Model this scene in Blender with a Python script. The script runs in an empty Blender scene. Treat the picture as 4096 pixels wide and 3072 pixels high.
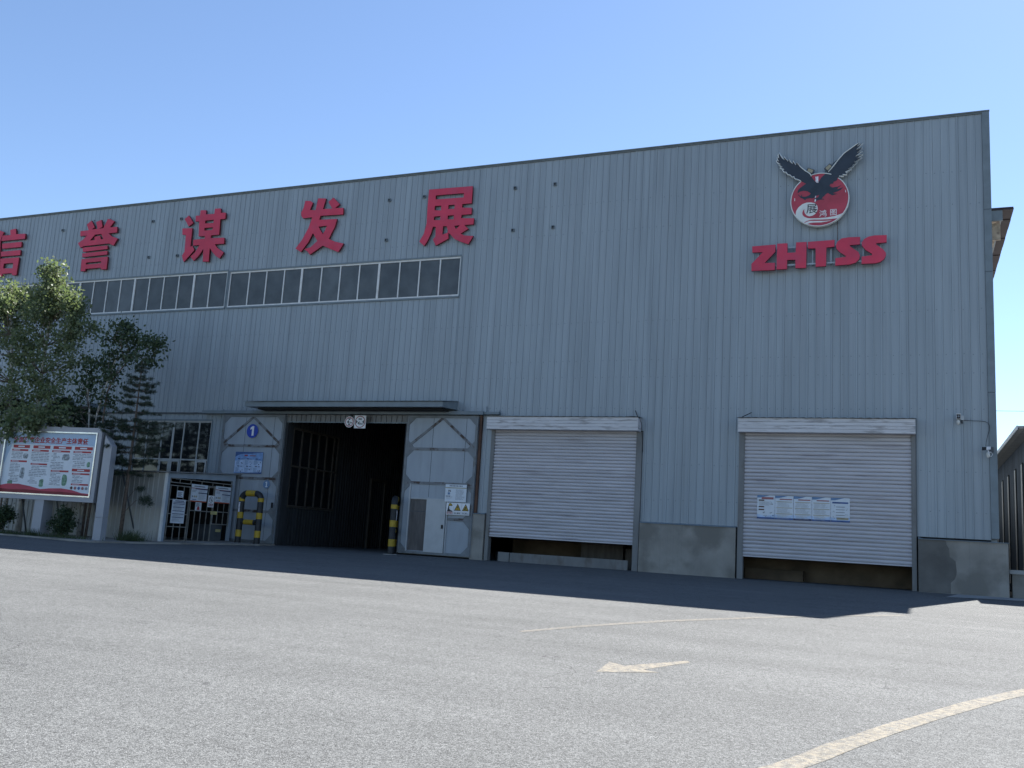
import bpy, bmesh, math, random
import numpy as np
from mathutils import Vector, Matrix

random.seed(7)
rng = np.random.default_rng(11)
scene = bpy.context.scene
C = scene.collection

# ------------------------------------------------------------------ camera
cam_data = bpy.data.cameras.new('camera')
cam = bpy.data.objects.new('camera', cam_data)
C.objects.link(cam)
R_ = Vector((0.92061398, 0.3857404, 0.06061556))
U_ = Vector((0.00841199, -0.17479224, 0.9845694))
F_ = Vector((-0.39038333, 0.90589846, 0.16416102))
cam.matrix_world = Matrix(((R_.x, U_.x, -F_.x, 0), (R_.y, U_.y, -F_.y, -31.0),
                           (R_.z, U_.z, -F_.z, 0.78), (0, 0, 0, 1)))
cam_data.sensor_width = 36.0
cam_data.sensor_fit = 'HORIZONTAL'
cam_data.lens = 3737.874 / 4096 * 36
cam_data.clip_start = 0.1
cam_data.clip_end = 3000
scene.camera = cam

# ------------------------------------------------------------------ sky, sun, exposure
SUN_DIR = Vector((-3.9, -12.17, -15.35)).normalized()     # the way the light travels
SUN_EL = math.asin(-SUN_DIR.z)
SUN_AZ = math.atan2(-SUN_DIR.x, -SUN_DIR.y)
world = bpy.data.worlds.new('World')
scene.world = world
world.use_nodes = True
wn = world.node_tree
sky = wn.nodes.new('ShaderNodeTexSky')
sky.sky_type = 'NISHITA'
sky.sun_disc = False
sky.sun_elevation = SUN_EL
sky.sun_rotation = SUN_AZ
sky.altitude = 1000
sky.air_density = 1.0
sky.dust_density = 0.35
sky.ozone_density = 3.0
bg = wn.nodes['Background']
bg.inputs['Strength'].default_value = 0.073
wn.links.new(sky.outputs['Color'], bg.inputs['Color'])
sun_data = bpy.data.lights.new('sun', 'SUN')
sun_data.energy = 5.0
sun_data.angle = math.radians(0.5)
sun_data.color = (1.0, 0.97, 0.93)
sun = bpy.data.objects.new('sun', sun_data)
C.objects.link(sun)
sun.rotation_euler = SUN_DIR.to_track_quat('-Z', 'Y').to_euler()
sun.location = (10, 40, 60)
vs = scene.view_settings
vs.view_transform = 'Standard'
vs.look = 'None'
vs.gamma = 1.0
vs.use_curve_mapping = False
vs.exposure = 1.5
scene.render.film_transparent = False
scene.cycles.max_bounces = 8

# ------------------------------------------------------------------ helpers
GS = 0.026                     # the yard falls away from the building


def gz(y):
    return GS * max(y, -46.0) if y < 0 else 0.0


WM = {}                        # world matrices of the parents, by name


def thing(name, label, cat, loc=(0, 0, 0), rz=0.0, group=None):
    o = bpy.data.objects.new(name, None)
    C.objects.link(o)
    o.empty_display_size = 0.3
    o.location = loc
    o.rotation_euler = (0, 0, rz)
    o['label'] = label
    o['category'] = cat
    if group:
        o['group'] = group
    WM[o.name] = Matrix.Translation(Vector(loc)) @ Matrix.Rotation(rz, 4, 'Z')
    return o


def tag(o, label, cat, group=None):
    o['label'] = label
    o['category'] = cat
    if group:
        o['group'] = group
    return o


class MB:
    def __init__(self):
        self.v = []
        self.f = []
        self.smooth = []

    def quad_faces(self, faces, base, sm=False):
        for f in faces:
            self.f.append(tuple(base + i for i in f))
            self.smooth.append(sm)

    def box(self, x0, x1, y0, y1, z0, z1):
        b = len(self.v)
        self.v += [(x0, y0, z0), (x1, y0, z0), (x1, y1, z0), (x0, y1, z0),
                   (x0, y0, z1), (x1, y0, z1), (x1, y1, z1), (x0, y1, z1)]
        self.quad_faces([(0, 3, 2, 1), (4, 5, 6, 7), (0, 1, 5, 4), (1, 2, 6, 5), (2, 3, 7, 6), (3, 0, 4, 7)], b)
        return self

    def hexa(self, p):          # eight corners, bottom ring then top ring
        b = len(self.v)
        self.v += [tuple(q) for q in p]
        self.quad_faces([(0, 3, 2, 1), (4, 5, 6, 7), (0, 1, 5, 4), (1, 2, 6, 5), (2, 3, 7, 6), (3, 0, 4, 7)], b)
        return self

    def poly(self, pts):
        b = len(self.v)
        self.v += [tuple(q) for q in pts]
        self.f.append(tuple(range(b, b + len(pts))))
        self.smooth.append(False)
        return self

    def prism_xz(self, pts, y0, y1):
        """pts in x,z; front face at y0 looks to -y"""
        n = len(pts)
        area = sum(pts[i][0] * pts[(i + 1) % n][1] - pts[(i + 1) % n][0] * pts[i][1] for i in range(n))
        if area < 0:
            pts = pts[::-1]
        b = len(self.v)
        self.v += [(x, y0, z) for x, z in pts] + [(x, y1, z) for x, z in pts]
        self.f.append(tuple(range(b, b + n)))
        self.f.append(tuple(range(b + 2 * n - 1, b + n - 1, -1)))
        self.smooth += [False, False]
        for i in range(n):
            j = (i + 1) % n
            self.f.append((b + i, b + n + i, b + n + j, b + j))
            self.smooth.append(False)
        return self

    def tube(self, pts, r, sides=8, cap=True):
        pts = [Vector(p) for p in pts]
        rs = r if isinstance(r, (list, tuple)) else [r] * len(pts)
        rings = []
        up = None
        for i, p in enumerate(pts):
            d = (pts[min(i + 1, len(pts) - 1)] - pts[max(i - 1, 0)]).normalized()
            if up is None:
                up = Vector((0, 0, 1)) if abs(d.z) < 0.9 else Vector((1, 0, 0))
            a = d.cross(up).normalized()
            c = a.cross(d).normalized()
            up = c
            b = len(self.v)
            for k in range(sides):
                t = 2 * math.pi * k / sides
                self.v.append(tuple(p + (a * math.cos(t) + c * math.sin(t)) * rs[i]))
            rings.append(b)
        for i in range(len(rings) - 1):
            a, c = rings[i], rings[i + 1]
            for k in range(sides):
                l = (k + 1) % sides
                self.f.append((a + k, a + l, c + l, c + k))
                self.smooth.append(True)
        if cap:
            self.f.append(tuple(rings[0] + k for k in range(sides))[::-1])
            self.f.append(tuple(rings[-1] + k for k in range(sides)))
            self.smooth += [False, False]
        return self

    def disc_y(self, cx, cz, r, y0, y1, n=32):
        return self.prism_xz([(cx + r * math.cos(2 * math.pi * i / n), cz + r * math.sin(2 * math.pi * i / n)) for i in range(n)], y0, y1)

    def mesh(self, name, mats, inv=None):
        me = bpy.data.meshes.new(name)
        v = self.v if inv is None else [tuple(inv @ Vector(p)) for p in self.v]
        me.from_pydata(v, [], self.f)
        if not isinstance(mats, (list, tuple)):
            mats = [mats]
        for m in mats:
            me.materials.append(m)
        me.polygons.foreach_set('use_smooth', self.smooth)
        me.update()
        return me

    def build(self, name, m, parent=None, local=False):
        inv = None
        if parent is not None and not local:
            inv = WM[parent.name].inverted()
        o = bpy.data.objects.new(name, self.mesh(name, m, inv))
        C.objects.link(o)
        if parent is not None:
            o.parent = parent
            WM[o.name] = WM[parent.name]
        else:
            WM[o.name] = Matrix.Identity(4)
        return o


def copy_to(o, dx=0, dy=0, dz=0, parent=None):
    c = o.copy()
    C.objects.link(c)
    c.parent = parent if parent is not None else o.parent
    c.location = Vector(o.location) + Vector((dx, dy, dz))
    if o.name in WM:
        WM[c.name] = WM[o.name]
    return c


def structure(o):
    o['kind'] = 'structure'
    return o


def stuff(o):
    o['kind'] = 'stuff'
    return o


def loops_mesh(loops, depth, offset=0.0):
    """flat shape with holes, thickness along y, front face at -depth/2; loops in x,z"""
    cu = bpy.data.curves.new('outline', 'CURVE')
    cu.dimensions = '2D'
    cu.fill_mode = 'BOTH'
    cu.extrude = depth / 2
    cu.offset = offset
    for l in loops:
        sp = cu.splines.new('POLY')
        sp.points.add(len(l) - 1)
        for p, q in zip(sp.points, l):
            p.co = (q[0], q[1], 0, 1)
        sp.use_cyclic_u = True
    return curve_mesh(cu)


def curve_mesh(cu):
    ob = bpy.data.objects.new('outline', cu)
    C.objects.link(ob)
    dg = bpy.context.evaluated_depsgraph_get()
    me = bpy.data.meshes.new_from_object(ob.evaluated_get(dg))
    bpy.data.objects.remove(ob)
    bpy.data.curves.remove(cu)
    me.transform(Matrix(((1, 0, 0, 0), (0, 0, -1, 0), (0, 1, 0, 0), (0, 0, 0, 1))))
    me.materials.clear()
    return me


def text_mesh(body, size, bold=0.0, depth=0.0):
    cu = bpy.data.curves.new('lettering', 'FONT')
    cu.body = body
    cu.size = size
    cu.offset = bold
    cu.extrude = depth / 2
    cu.resolution_u = 3
    return curve_mesh(cu)


def mesh_obj(name, me, m, parent=None, loc=(0, 0, 0), world=True):
    me.name = name
    me.materials.append(m)
    o = bpy.data.objects.new(name, me)
    C.objects.link(o)
    if parent is not None:
        o.parent = parent
        o.location = WM[parent.name].inverted() @ Vector(loc) if world else loc
        WM[o.name] = WM[parent.name]
    else:
        o.location = loc
    return o


# ------------------------------------------------------------------ materials
def node(nt, kind, **kw):
    n = nt.nodes.new(kind)
    for k, v in kw.items():
        if isinstance(k, str) and hasattr(n, k):
            setattr(n, k, v)
    return n


def mat(name, col, rough=0.6, metal=0.0, var=0.12, scale=6.0, stretch=(1, 1, 1), fine=0.0, bump=0.0, bscale=40.0,
        dirt=None, dscale=2.0, dlo=0.55, dhi=0.7, damt=1.0, dstretch=(1, 1, 1), objvar=0.0, spec=0.4, streak=0.0):
    m = bpy.data.materials.new(name)
    m.use_nodes = True
    nt = m.node_tree
    L = nt.links.new
    p = nt.nodes['Principled BSDF']
    p.inputs['Roughness'].default_value = rough
    p.inputs['Metallic'].default_value = metal
    p.inputs['Specular IOR Level'].default_value = spec
    geo = node(nt, 'ShaderNodeNewGeometry')

    def noise(sc, st, detail=4):
        mp = node(nt, 'ShaderNodeMapping')
        mp.inputs['Scale'].default_value = st
        L(geo.outputs['Position'], mp.inputs['Vector'])
        n = node(nt, 'ShaderNodeTexNoise')
        n.inputs['Scale'].default_value = sc
        n.inputs['Detail'].default_value = detail
        L(mp.outputs['Vector'], n.inputs['Vector'])
        return n.outputs['Fac']

    def mul(a, lo, hi, src_lo=0.3, src_hi=0.7):
        r = node(nt, 'ShaderNodeMapRange')
        r.inputs['From Min'].default_value = src_lo
        r.inputs['From Max'].default_value = src_hi
        r.inputs['To Min'].default_value = lo
        r.inputs['To Max'].default_value = hi
        L(a, r.inputs['Value'])
        return r.outputs['Result']

    val = mul(noise(scale, stretch), 1 - var, 1 + var)
    if fine:
        f = mul(noise(120, (1, 1, 1), 2), 1 - fine, 1 + fine)
        mm = node(nt, 'ShaderNodeMath', operation='MULTIPLY')
        L(val, mm.inputs[0])
        L(f, mm.inputs[1])
        val = mm.outputs[0]
    if objvar:
        oi = node(nt, 'ShaderNodeObjectInfo')
        f = mul(oi.outputs['Random'], 1 - objvar, 1 + objvar, 0, 1)
        mm = node(nt, 'ShaderNodeMath', operation='MULTIPLY')
        L(val, mm.inputs[0])
        L(f, mm.inputs[1])
        val = mm.outputs[0]
    vm = node(nt, 'ShaderNodeVectorMath', operation='SCALE')
    vm.inputs[0].default_value = col
    L(val, vm.inputs['Scale'])
    out = vm.outputs['Vector']
    if dirt is not None:
        d = mul(noise(dscale, dstretch, 6), 0, damt, dlo, dhi)
        mx = node(nt, 'ShaderNodeMix', data_type='RGBA')
        L(d, mx.inputs['Factor'])
        L(out, mx.inputs['A'])
        mx.inputs['B'].default_value = (*dirt, 1)
        out = mx.outputs['Result']
    if streak:                  # thin vertical runs of grime
        d = mul(noise(1.0, (14, 1, 0.10), 5), 0, streak, 0.56, 0.74)
        mx = node(nt, 'ShaderNodeMix', data_type='RGBA')
        L(d, mx.inputs['Factor'])
        L(out, mx.inputs['A'])
        mx.inputs['B'].default_value = (0.13, 0.135, 0.14, 1)
        out = mx.outputs['Result']
    L(out, p.inputs['Base Color'])
    if bump:
        b = node(nt, 'ShaderNodeBump')
        b.inputs['Strength'].default_value = bump
        b.inputs['Distance'].default_value = 0.02
        L(noise(bscale, stretch if bscale < 10 else (1, 1, 1), 3), b.inputs['Height'])
        L(b.outputs['Normal'], p.inputs['Normal'])
    return m


PANEL = (0.268, 0.308, 0.335)
M = {}
M['panel'] = mat('blue_grey_sheet', PANEL, 0.42, var=0.10, scale=1.6, stretch=(2.2, 1, 0.12), fine=0.03, objvar=0.05, spec=0.45,
                 dirt=(0.315, 0.354, 0.385), dscale=0.9, dstretch=(5, 1, 0.16), dlo=0.5, dhi=0.75, damt=0.55, bump=0.05, bscale=3.0, streak=0.26)
M['trim'] = mat('grey_green_trim', (0.16, 0.195, 0.215), 0.5, var=0.12, scale=3)
M['roof_trim'] = mat('dark_roof_trim', (0.13, 0.15, 0.15), 0.6, var=0.15, scale=3)
M['joint'] = mat('dark_joint', (0.03, 0.035, 0.04), 0.7)
M['white_frame'] = mat('white_window_frame', (0.66, 0.66, 0.64), 0.5, var=0.08, scale=5, dirt=(0.38, 0.35, 0.31), dscale=3, dlo=0.55, dhi=0.8, damt=0.6)
M['low_frame'] = mat('dull_window_frame', (0.44, 0.44, 0.42), 0.55, var=0.1, scale=5, dirt=(0.25, 0.23, 0.2), dscale=3, dlo=0.55, dhi=0.8, damt=0.6)
M['glass'] = mat('dusty_dark_glass', (0.062, 0.070, 0.074), 0.30, var=0.3, scale=1.5, spec=0.45, objvar=0.28, dirt=(0.12, 0.125, 0.125), dscale=1.1, dlo=.52, dhi=.8, damt=.5)
M['glass_low'] = mat('lower_window_glass', (0.012, 0.015, 0.018), 0.06, var=0.2, scale=1.0, spec=0.5, objvar=0.2)
M['concrete'] = mat('plinth_concrete', (0.265, 0.252, 0.225), 0.85, var=0.16, scale=1.3, fine=0.08, bump=0.25, bscale=25,
                    dirt=(0.165, 0.155, 0.135), dscale=0.9, dlo=0.48, dhi=0.60, damt=0.85, streak=0.25)
M['cement_dark'] = mat('dark_cement', (0.125, 0.12, 0.11), 0.85, var=0.25, scale=1.6, fine=0.08, bump=0.25, bscale=25)
M['concrete_light'] = mat('light_concrete', (0.30, 0.30, 0.29), 0.85, var=0.18, scale=1.5, fine=0.08, bump=0.2, bscale=25)
M['slat'] = mat('shutter_slat', (0.47, 0.46, 0.485), 0.45, var=0.10, scale=2.0, stretch=(0.4, 1, 3), objvar=0.05, spec=0.45,
                dirt=(0.26, 0.23, 0.25), dscale=1.2, dstretch=(0.5, 1, 7), dlo=0.58, dhi=0.7, damt=0.6)
M['housing'] = mat('shutter_housing', (0.56, 0.56, 0.58), 0.5, var=0.10, scale=2.0, stretch=(0.5, 1, 4),
                   dirt=(0.20, 0.185, 0.185), dscale=3.0, dstretch=(0.7, 1, 4.5), dlo=0.52, dhi=0.70, damt=0.7)
M['guide'] = mat('shutter_guide', (0.17, 0.172, 0.17), 0.6, var=0.2, scale=2, stretch=(1, 1, 0.3), dirt=(0.10, 0.085, 0.07), dscale=3, dstretch=(1, 1, .4), dlo=.55, dhi=.7, damt=.7)
M['leaf_skin'] = mat('sliding_door_skin', (0.295, 0.33, 0.365), 0.5, var=0.09, scale=1.4, stretch=(1.5, 1, 0.4), objvar=0.03, dirt=(0.23, 0.25, 0.265), dscale=1.4, dstretch=(3, 1, .4), dlo=.55, dhi=.75, damt=.5)
M['leaf_bar'] = mat('sliding_door_bar', (0.18, 0.19, 0.20), 0.65, var=0.2, scale=3, dirt=(0.055, 0.032, 0.022), dscale=3.2, dlo=0.48, dhi=0.6, damt=0.95)
M['gusset'] = mat('sliding_door_gusset', (0.17, 0.185, 0.195), 0.65, var=0.2, scale=3, dirt=(0.10, 0.085, 0.07), dscale=3.2, dlo=0.55, dhi=0.72, damt=0.7)
M['rust'] = mat('rusty_steel', (0.085, 0.045, 0.030), 0.8, var=0.35, scale=6, stretch=(1, 1, .4))
M['brown_board'] = mat('brown_board', (0.11, 0.10, 0.095), 0.8, var=0.25, scale=4, stretch=(2, 1, .4))
M['wicket'] = mat('pale_wicket_door', (0.40, 0.415, 0.42), 0.5, var=0.08, scale=3, dirt=(0.34, 0.34, 0.33), dscale=3, dlo=.6, dhi=.8, damt=.5)
M['black'] = mat('black_plastic', (0.012, 0.013, 0.015), 0.5, var=0.2)
M['red_letter'] = mat('crimson_sign_red', (0.56, 0.040, 0.085), 0.55, var=0.10, scale=1.5, fine=0.05, objvar=0.06, dirt=(0.45, 0.06, 0.115), dscale=2, dlo=.5, dhi=.75, damt=.6)
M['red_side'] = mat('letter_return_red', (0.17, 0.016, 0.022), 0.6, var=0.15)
M['emblem_red'] = mat('emblem_red', (0.42, 0.055, 0.085), 0.6, var=0.15, scale=2, fine=0.04)
M['eagle'] = mat('eagle_black', (0.030, 0.042, 0.060), 0.6, var=0.2, scale=3)
M['cream'] = mat('emblem_cream', (0.66, 0.68, 0.66), 0.6, var=0.10, scale=3, dirt=(0.40, 0.40, 0.33), dscale=3, dlo=.6, dhi=.8, damt=.6)
M['flake'] = mat('peeled_pale_patch', (0.66, 0.64, 0.68), 0.7, var=0.25, scale=14)
M['ink'] = mat('black_ink', (0.02, 0.022, 0.03), 0.6)
M['white_paint'] = mat('white_print', (0.72, 0.73, 0.74), 0.55, var=0.05)
M['paper'] = mat('poster_paper', (0.60, 0.64, 0.68), 0.6, var=0.05)
M['grey_ink'] = mat('grey_ink', (0.20, 0.22, 0.25), 0.6)
M['pale_ink'] = mat('pale_ink', (0.36, 0.38, 0.40), 0.6)
M['navy_ink'] = mat('navy_ink', (0.02, 0.025, 0.09), 0.6)
M['red_ink'] = mat('red_ink', (0.34, 0.035, 0.04), 0.55)
M['dull_red'] = mat('dull_red_ink', (0.30, 0.12, 0.12), 0.6)
M['orange_ink'] = mat('orange_red_ink', (0.36, 0.07, 0.03), 0.6)
M['blue_sign'] = mat('blue_sign', (0.020, 0.055, 0.36), 0.5)
M['faded_blue'] = mat('faded_blue', (0.13, 0.22, 0.36), 0.6)
M['sky_blue_print'] = mat('sky_blue_print', (0.20, 0.33, 0.57), 0.55, var=0.25, scale=5)
M['pale_blue_print'] = mat('pale_blue_print', (0.42, 0.53, 0.70), 0.55, var=0.15, scale=5)
M['deep_blue_print'] = mat('deep_blue_print', (0.05, 0.10, 0.25), 0.55, var=0.2, scale=5)
M['green_print'] = mat('green_print', (0.14, 0.25, 0.17), 0.6, var=0.5, scale=14)
M['grey_print'] = mat('grey_picture', (0.25, 0.28, 0.30), 0.6, var=0.7, scale=16)
M['yellow'] = mat('guard_yellow', (0.37, 0.25, 0.02), 0.55, var=0.15, scale=6, dirt=(0.16, 0.13, 0.05), dscale=7, dlo=.62, dhi=.75, damt=.7)
M['guard_black'] = mat('guard_black', (0.020, 0.022, 0.025), 0.55, var=0.3, scale=6)
M['yellow_label'] = mat('yellow_label', (0.55, 0.48, 0.18), 0.6)
M['tan_ink'] = mat('tan_ink', (0.36, 0.32, 0.22), 0.6)
M['steel'] = mat('galvanised_steel', (0.34, 0.35, 0.36), 0.4, metal=0.5, var=0.12, scale=4, objvar=.04)
M['chrome'] = mat('bright_trim', (0.62, 0.60, 0.57), 0.25, metal=0.85, var=0.15, scale=2.5)
M['board_grey'] = mat('noticeboard_grey', (0.31, 0.32, 0.345), 0.5, var=0.06, scale=2)
M['shed_wall'] = mat('beige_shed_sheet', (0.36, 0.36, 0.335), 0.6, var=0.10, scale=1.4, stretch=(1.5, 1.5, .4), objvar=0.05, dirt=(0.24, 0.22, 0.19), dscale=1.0, dstretch=(2, 2, .7), dlo=.55, dhi=.75, damt=.6)
M['shed_frame'] = mat('shed_frame_blue_grey', (0.30, 0.35, 0.40), 0.5, var=0.12, scale=2)
M['gate_bar'] = mat('gate_bar', (0.21, 0.205, 0.185), 0.6, var=0.2, scale=4, dirt=(0.12, 0.08, 0.05), dscale=5, dlo=.55, dhi=.7, damt=.7)
M['dark_grey'] = mat('dark_grey_paint', (0.07, 0.078, 0.085), 0.6, var=0.2, scale=3)
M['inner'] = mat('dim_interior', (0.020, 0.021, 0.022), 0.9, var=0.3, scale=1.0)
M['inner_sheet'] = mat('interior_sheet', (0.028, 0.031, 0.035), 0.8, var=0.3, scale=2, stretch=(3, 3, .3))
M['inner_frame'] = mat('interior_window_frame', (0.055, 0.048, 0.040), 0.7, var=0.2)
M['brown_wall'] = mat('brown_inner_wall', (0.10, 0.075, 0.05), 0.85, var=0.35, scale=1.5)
M['white_plastic'] = mat('white_plastic', (0.72, 0.73, 0.74), 0.4, var=0.04)
M['bulb'] = mat('pale_bulb', (0.55, 0.55, 0.52), 0.2, var=0.2, scale=12)
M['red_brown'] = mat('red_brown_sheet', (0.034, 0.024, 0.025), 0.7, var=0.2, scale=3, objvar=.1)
M['soffit_beige'] = mat('beige_board', (0.42, 0.34, 0.25), 0.8, var=0.3, scale=5, dirt=(0.12, 0.08, 0.07), dscale=4, dlo=.5, dhi=.6, damt=.8)
M['near_sheet'] = mat('neighbour_blue_sheet', (0.16, 0.185, 0.22), 0.5, var=0.25, scale=1.6, stretch=(2, 4, .2), objvar=.05)
M['near_soffit'] = mat('neighbour_soffit', (0.40, 0.38, 0.35), 0.7, var=0.12, scale=2, objvar=.06)
M['near_edge'] = mat('neighbour_roof_edge', (0.60, 0.62, 0.62), 0.5, var=0.1)
M['roof_sheet'] = mat('grey_roof_sheet', (0.28, 0.27, 0.26), 0.6, var=0.15, scale=3)
M['bark_pale'] = mat('pale_bark', (0.42, 0.40, 0.36), 0.85, var=0.3, scale=9, stretch=(1, 1, .5), dirt=(0.08, 0.07, 0.06), dscale=6, dlo=.58, dhi=.68, damt=.8, bump=.4, bscale=30)
M['bark_dark'] = mat('dark_bark', (0.13, 0.10, 0.08), 0.9, var=0.35, scale=12, bump=.4, bscale=30)
M['tarmac_line'] = None


def leaf_mat(name, col, col2, trans=0.35):
    m = bpy.data.materials.new(name)
    m.use_nodes = True
    nt = m.node_tree
    L = nt.links.new
    p = nt.nodes['Principled BSDF']
    out = nt.nodes['Material Output']
    geo = node(nt, 'ShaderNodeNewGeometry')
    n = node(nt, 'ShaderNodeTexNoise')
    n.inputs['Scale'].default_value = 9.0
    L(geo.outputs['Position'], n.inputs['Vector'])
    r = node(nt, 'ShaderNodeMapRange')
    r.inputs['From Min'].default_value = 0.35
    r.inputs['From Max'].default_value = 0.65
    L(n.outputs['Fac'], r.inputs['Value'])
    mx = node(nt, 'ShaderNodeMix', data_type='RGBA')
    L(r.outputs['Result'], mx.inputs['Factor'])
    mx.inputs['A'].default_value = (*col, 1)
    mx.inputs['B'].default_value = (*col2, 1)
    L(mx.outputs['Result'], p.inputs['Base Color'])
    p.inputs['Roughness'].default_value = 0.5
    p.inputs['Specular IOR Level'].default_value = 0.35
    t = node(nt, 'ShaderNodeBsdfTranslucent')
    g = node(nt, 'ShaderNodeMix', data_type='RGBA')
    g.blend_type = 'MULTIPLY'
    g.inputs['Factor'].default_value = 1
    L(mx.outputs['Result'], g.inputs['A'])
    g.inputs['B'].default_value = (1.0, 1.10, 0.70, 1)
    L(g.outputs['Result'], t.inputs['Color'])
    ms = node(nt, 'ShaderNodeMixShader')
    ms.inputs['Fac'].default_value = trans
    L(p.outputs['BSDF'], ms.inputs[1])
    L(t.outputs['BSDF'], ms.inputs[2])
    L(ms.outputs['Shader'], out.inputs['Surface'])
    return m


M['leaf'] = leaf_mat('birch_leaf', (0.115, 0.155, 0.080), (0.215, 0.240, 0.150), 0.5)
M['leaf_dark'] = leaf_mat('shrub_leaf', (0.040, 0.068, 0.036), (0.070, 0.100, 0.054), 0.3)
M['needle'] = leaf_mat('pine_needle', (0.022, 0.040, 0.026), (0.040, 0.058, 0.034), 0.1)
M['grass'] = leaf_mat('weed_green', (0.045, 0.075, 0.03), (0.08, 0.10, 0.045), 0.25)


def asphalt_mat(name, line=False, lo=0.25, hi=0.92):
    m = bpy.data.materials.new(name)
    m.use_nodes = True
    nt = m.node_tree
    L = nt.links.new
    p = nt.nodes['Principled BSDF']
    geo = node(nt, 'ShaderNodeNewGeometry')
    pos = geo.outputs['Position']

    def tex(kind, sc, detail=3.0, st=None, **kw):
        n = node(nt, kind, **kw)
        n.inputs['Scale'].default_value = sc
        if 'Detail' in n.inputs and kind == 'ShaderNodeTexNoise':
            n.inputs['Detail'].default_value = detail
        if st is not None:
            mp = node(nt, 'ShaderNodeMapping')
            mp.inputs['Scale'].default_value = st[0]
            mp.inputs['Rotation'].default_value = (0, 0, st[1])
            L(pos, mp.inputs['Vector'])
            L(mp.outputs['Vector'], n.inputs['Vector'])
        else:
            L(pos, n.inputs['Vector'])
        return n

    def rng_(a, f0, f1, t0, t1):
        r = node(nt, 'ShaderNodeMapRange')
        for k, v in zip(('From Min', 'From Max', 'To Min', 'To Max'), (f0, f1, t0, t1)):
            r.inputs[k].default_value = v
        L(a, r.inputs['Value'])
        return r.outputs['Result']

    def math_(op, a, b):
        n = node(nt, 'ShaderNodeMath', operation=op)
        for i, q in enumerate((a, b)):
            if isinstance(q, (int, float)):
                n.inputs[i].default_value = q
            else:
                L(q, n.inputs[i])
        return n.outputs[0]

    v1 = tex('ShaderNodeTexVoronoi', 112.0)            # stones about 1.5 cm
    v2 = tex('ShaderNodeTexVoronoi', 27.0)            # a few larger ones
    sep = node(nt, 'ShaderNodeSeparateColor')
    L(v1.outputs['Color'], sep.inputs['Color'])
    sep2 = node(nt, 'ShaderNodeSeparateColor')
    L(v2.outputs['Color'], sep2.inputs['Color'])
    a = rng_(sep.outputs['Red'], 0, 1, 0.42, 1.58)
    b = rng_(sep2.outputs['Red'], 0, 1, 0.88, 1.12)
    val = math_('MULTIPLY', a, b)
    gap = rng_(v1.outputs['Distance'], 0.25, 0.75, 1.12, 0.62)
    val = math_('MULTIPLY', val, gap)
    big = rng_(tex('ShaderNodeTexNoise', 0.16, 5).outputs['Fac'], 0.3, 0.7, 0.92, 1.08)
    mid = rng_(tex('ShaderNodeTexNoise', 1.1, 5).outputs['Fac'], 0.3, 0.7, 0.95, 1.05)
    tracks = rng_(tex('ShaderNodeTexNoise', 0.9, 4, ((0.16, 1.6, 1), math.radians(-4))).outputs['Fac'], 0.3, 0.72, 0.93, 1.12)
    val = math_('MULTIPLY', val, math_('MULTIPLY', big, math_('MULTIPLY', mid, tracks)))
    sc = node(nt, 'ShaderNodeVectorMath', operation='SCALE')
    sc.inputs[0].default_value = (0.137, 0.140, 0.137)
    L(val, sc.inputs['Scale'])
    col = sc.outputs['Vector']
    # oil spots
    spot = tex('ShaderNodeTexVoronoi', 0.9)
    sp = rng_(spot.outputs['Distance'], 0.012, 0.022, 1.0, 0.0)
    mx = node(nt, 'ShaderNodeMix', data_type='RGBA')
    L(sp, mx.inputs['Factor'])
    L(col, mx.inputs['A'])
    mx.inputs['B'].default_value = (0.03, 0.03, 0.03, 1)
    col = mx.outputs['Result']
    # hair cracks
    wob = tex('ShaderNodeTexNoise', 1.3, 6)
    vm = node(nt, 'ShaderNodeVectorMath', operation='SCALE')
    L(wob.outputs['Color'], vm.inputs[0])
    vm.inputs['Scale'].default_value = 1.4
    va = node(nt, 'ShaderNodeVectorMath', operation='ADD')
    L(pos, va.inputs[0])
    L(vm.outputs['Vector'], va.inputs[1])
    ck = node(nt, 'ShaderNodeTexVoronoi', feature='DISTANCE_TO_EDGE')
    ck.inputs['Scale'].default_value = 0.13
    L(va.outputs['Vector'], ck.inputs['Vector'])
    ckf = rng_(ck.outputs['Distance'], 0.0006, 0.0020, 0.6, 0.0)
    patch = rng_(tex('ShaderNodeTexNoise', 0.5, 3).outputs['Fac'], 0.48, 0.56, 0, 1)
    ckf = math_('MULTIPLY', ckf, patch)
    mx = node(nt, 'ShaderNodeMix', data_type='RGBA')
    L(ckf, mx.inputs['Factor'])
    L(col, mx.inputs['A'])
    mx.inputs['B'].default_value = (0.04, 0.04, 0.042, 1)
    col = mx.outputs['Result']
    if line:
        wear = rng_(tex('ShaderNodeTexNoise', 16, 5).outputs['Fac'], 0.34, 0.62, hi, lo)
        grain = rng_(sep.outputs['Green'], 0, 1, 0.5, 1.0)
        mx = node(nt, 'ShaderNodeMix', data_type='RGBA')
        L(math_('MULTIPLY', wear, grain), mx.inputs['Factor'])
        L(col, mx.inputs['A'])
        mx.inputs['B'].default_value = (0.335, 0.290, 0.215, 1)
        col = mx.outputs['Result']
    L(col, p.inputs['Base Color'])
    p.inputs['Roughness'].default_value = 0.85
    p.inputs['Specular IOR Level'].default_value = 0.22
    bp = node(nt, 'ShaderNodeBump')
    bp.inputs['Strength'].default_value = 0.55
    bp.inputs['Distance'].default_value = 0.012
    hh = math_('ADD', math_('MULTIPLY', v1.outputs['Distance'], -0.7), math_('MULTIPLY', sep.outputs['Blue'], 0.6))
    L(hh, bp.inputs['Height'])
    L(bp.outputs['Normal'], p.inputs['Normal'])
    return m


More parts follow.
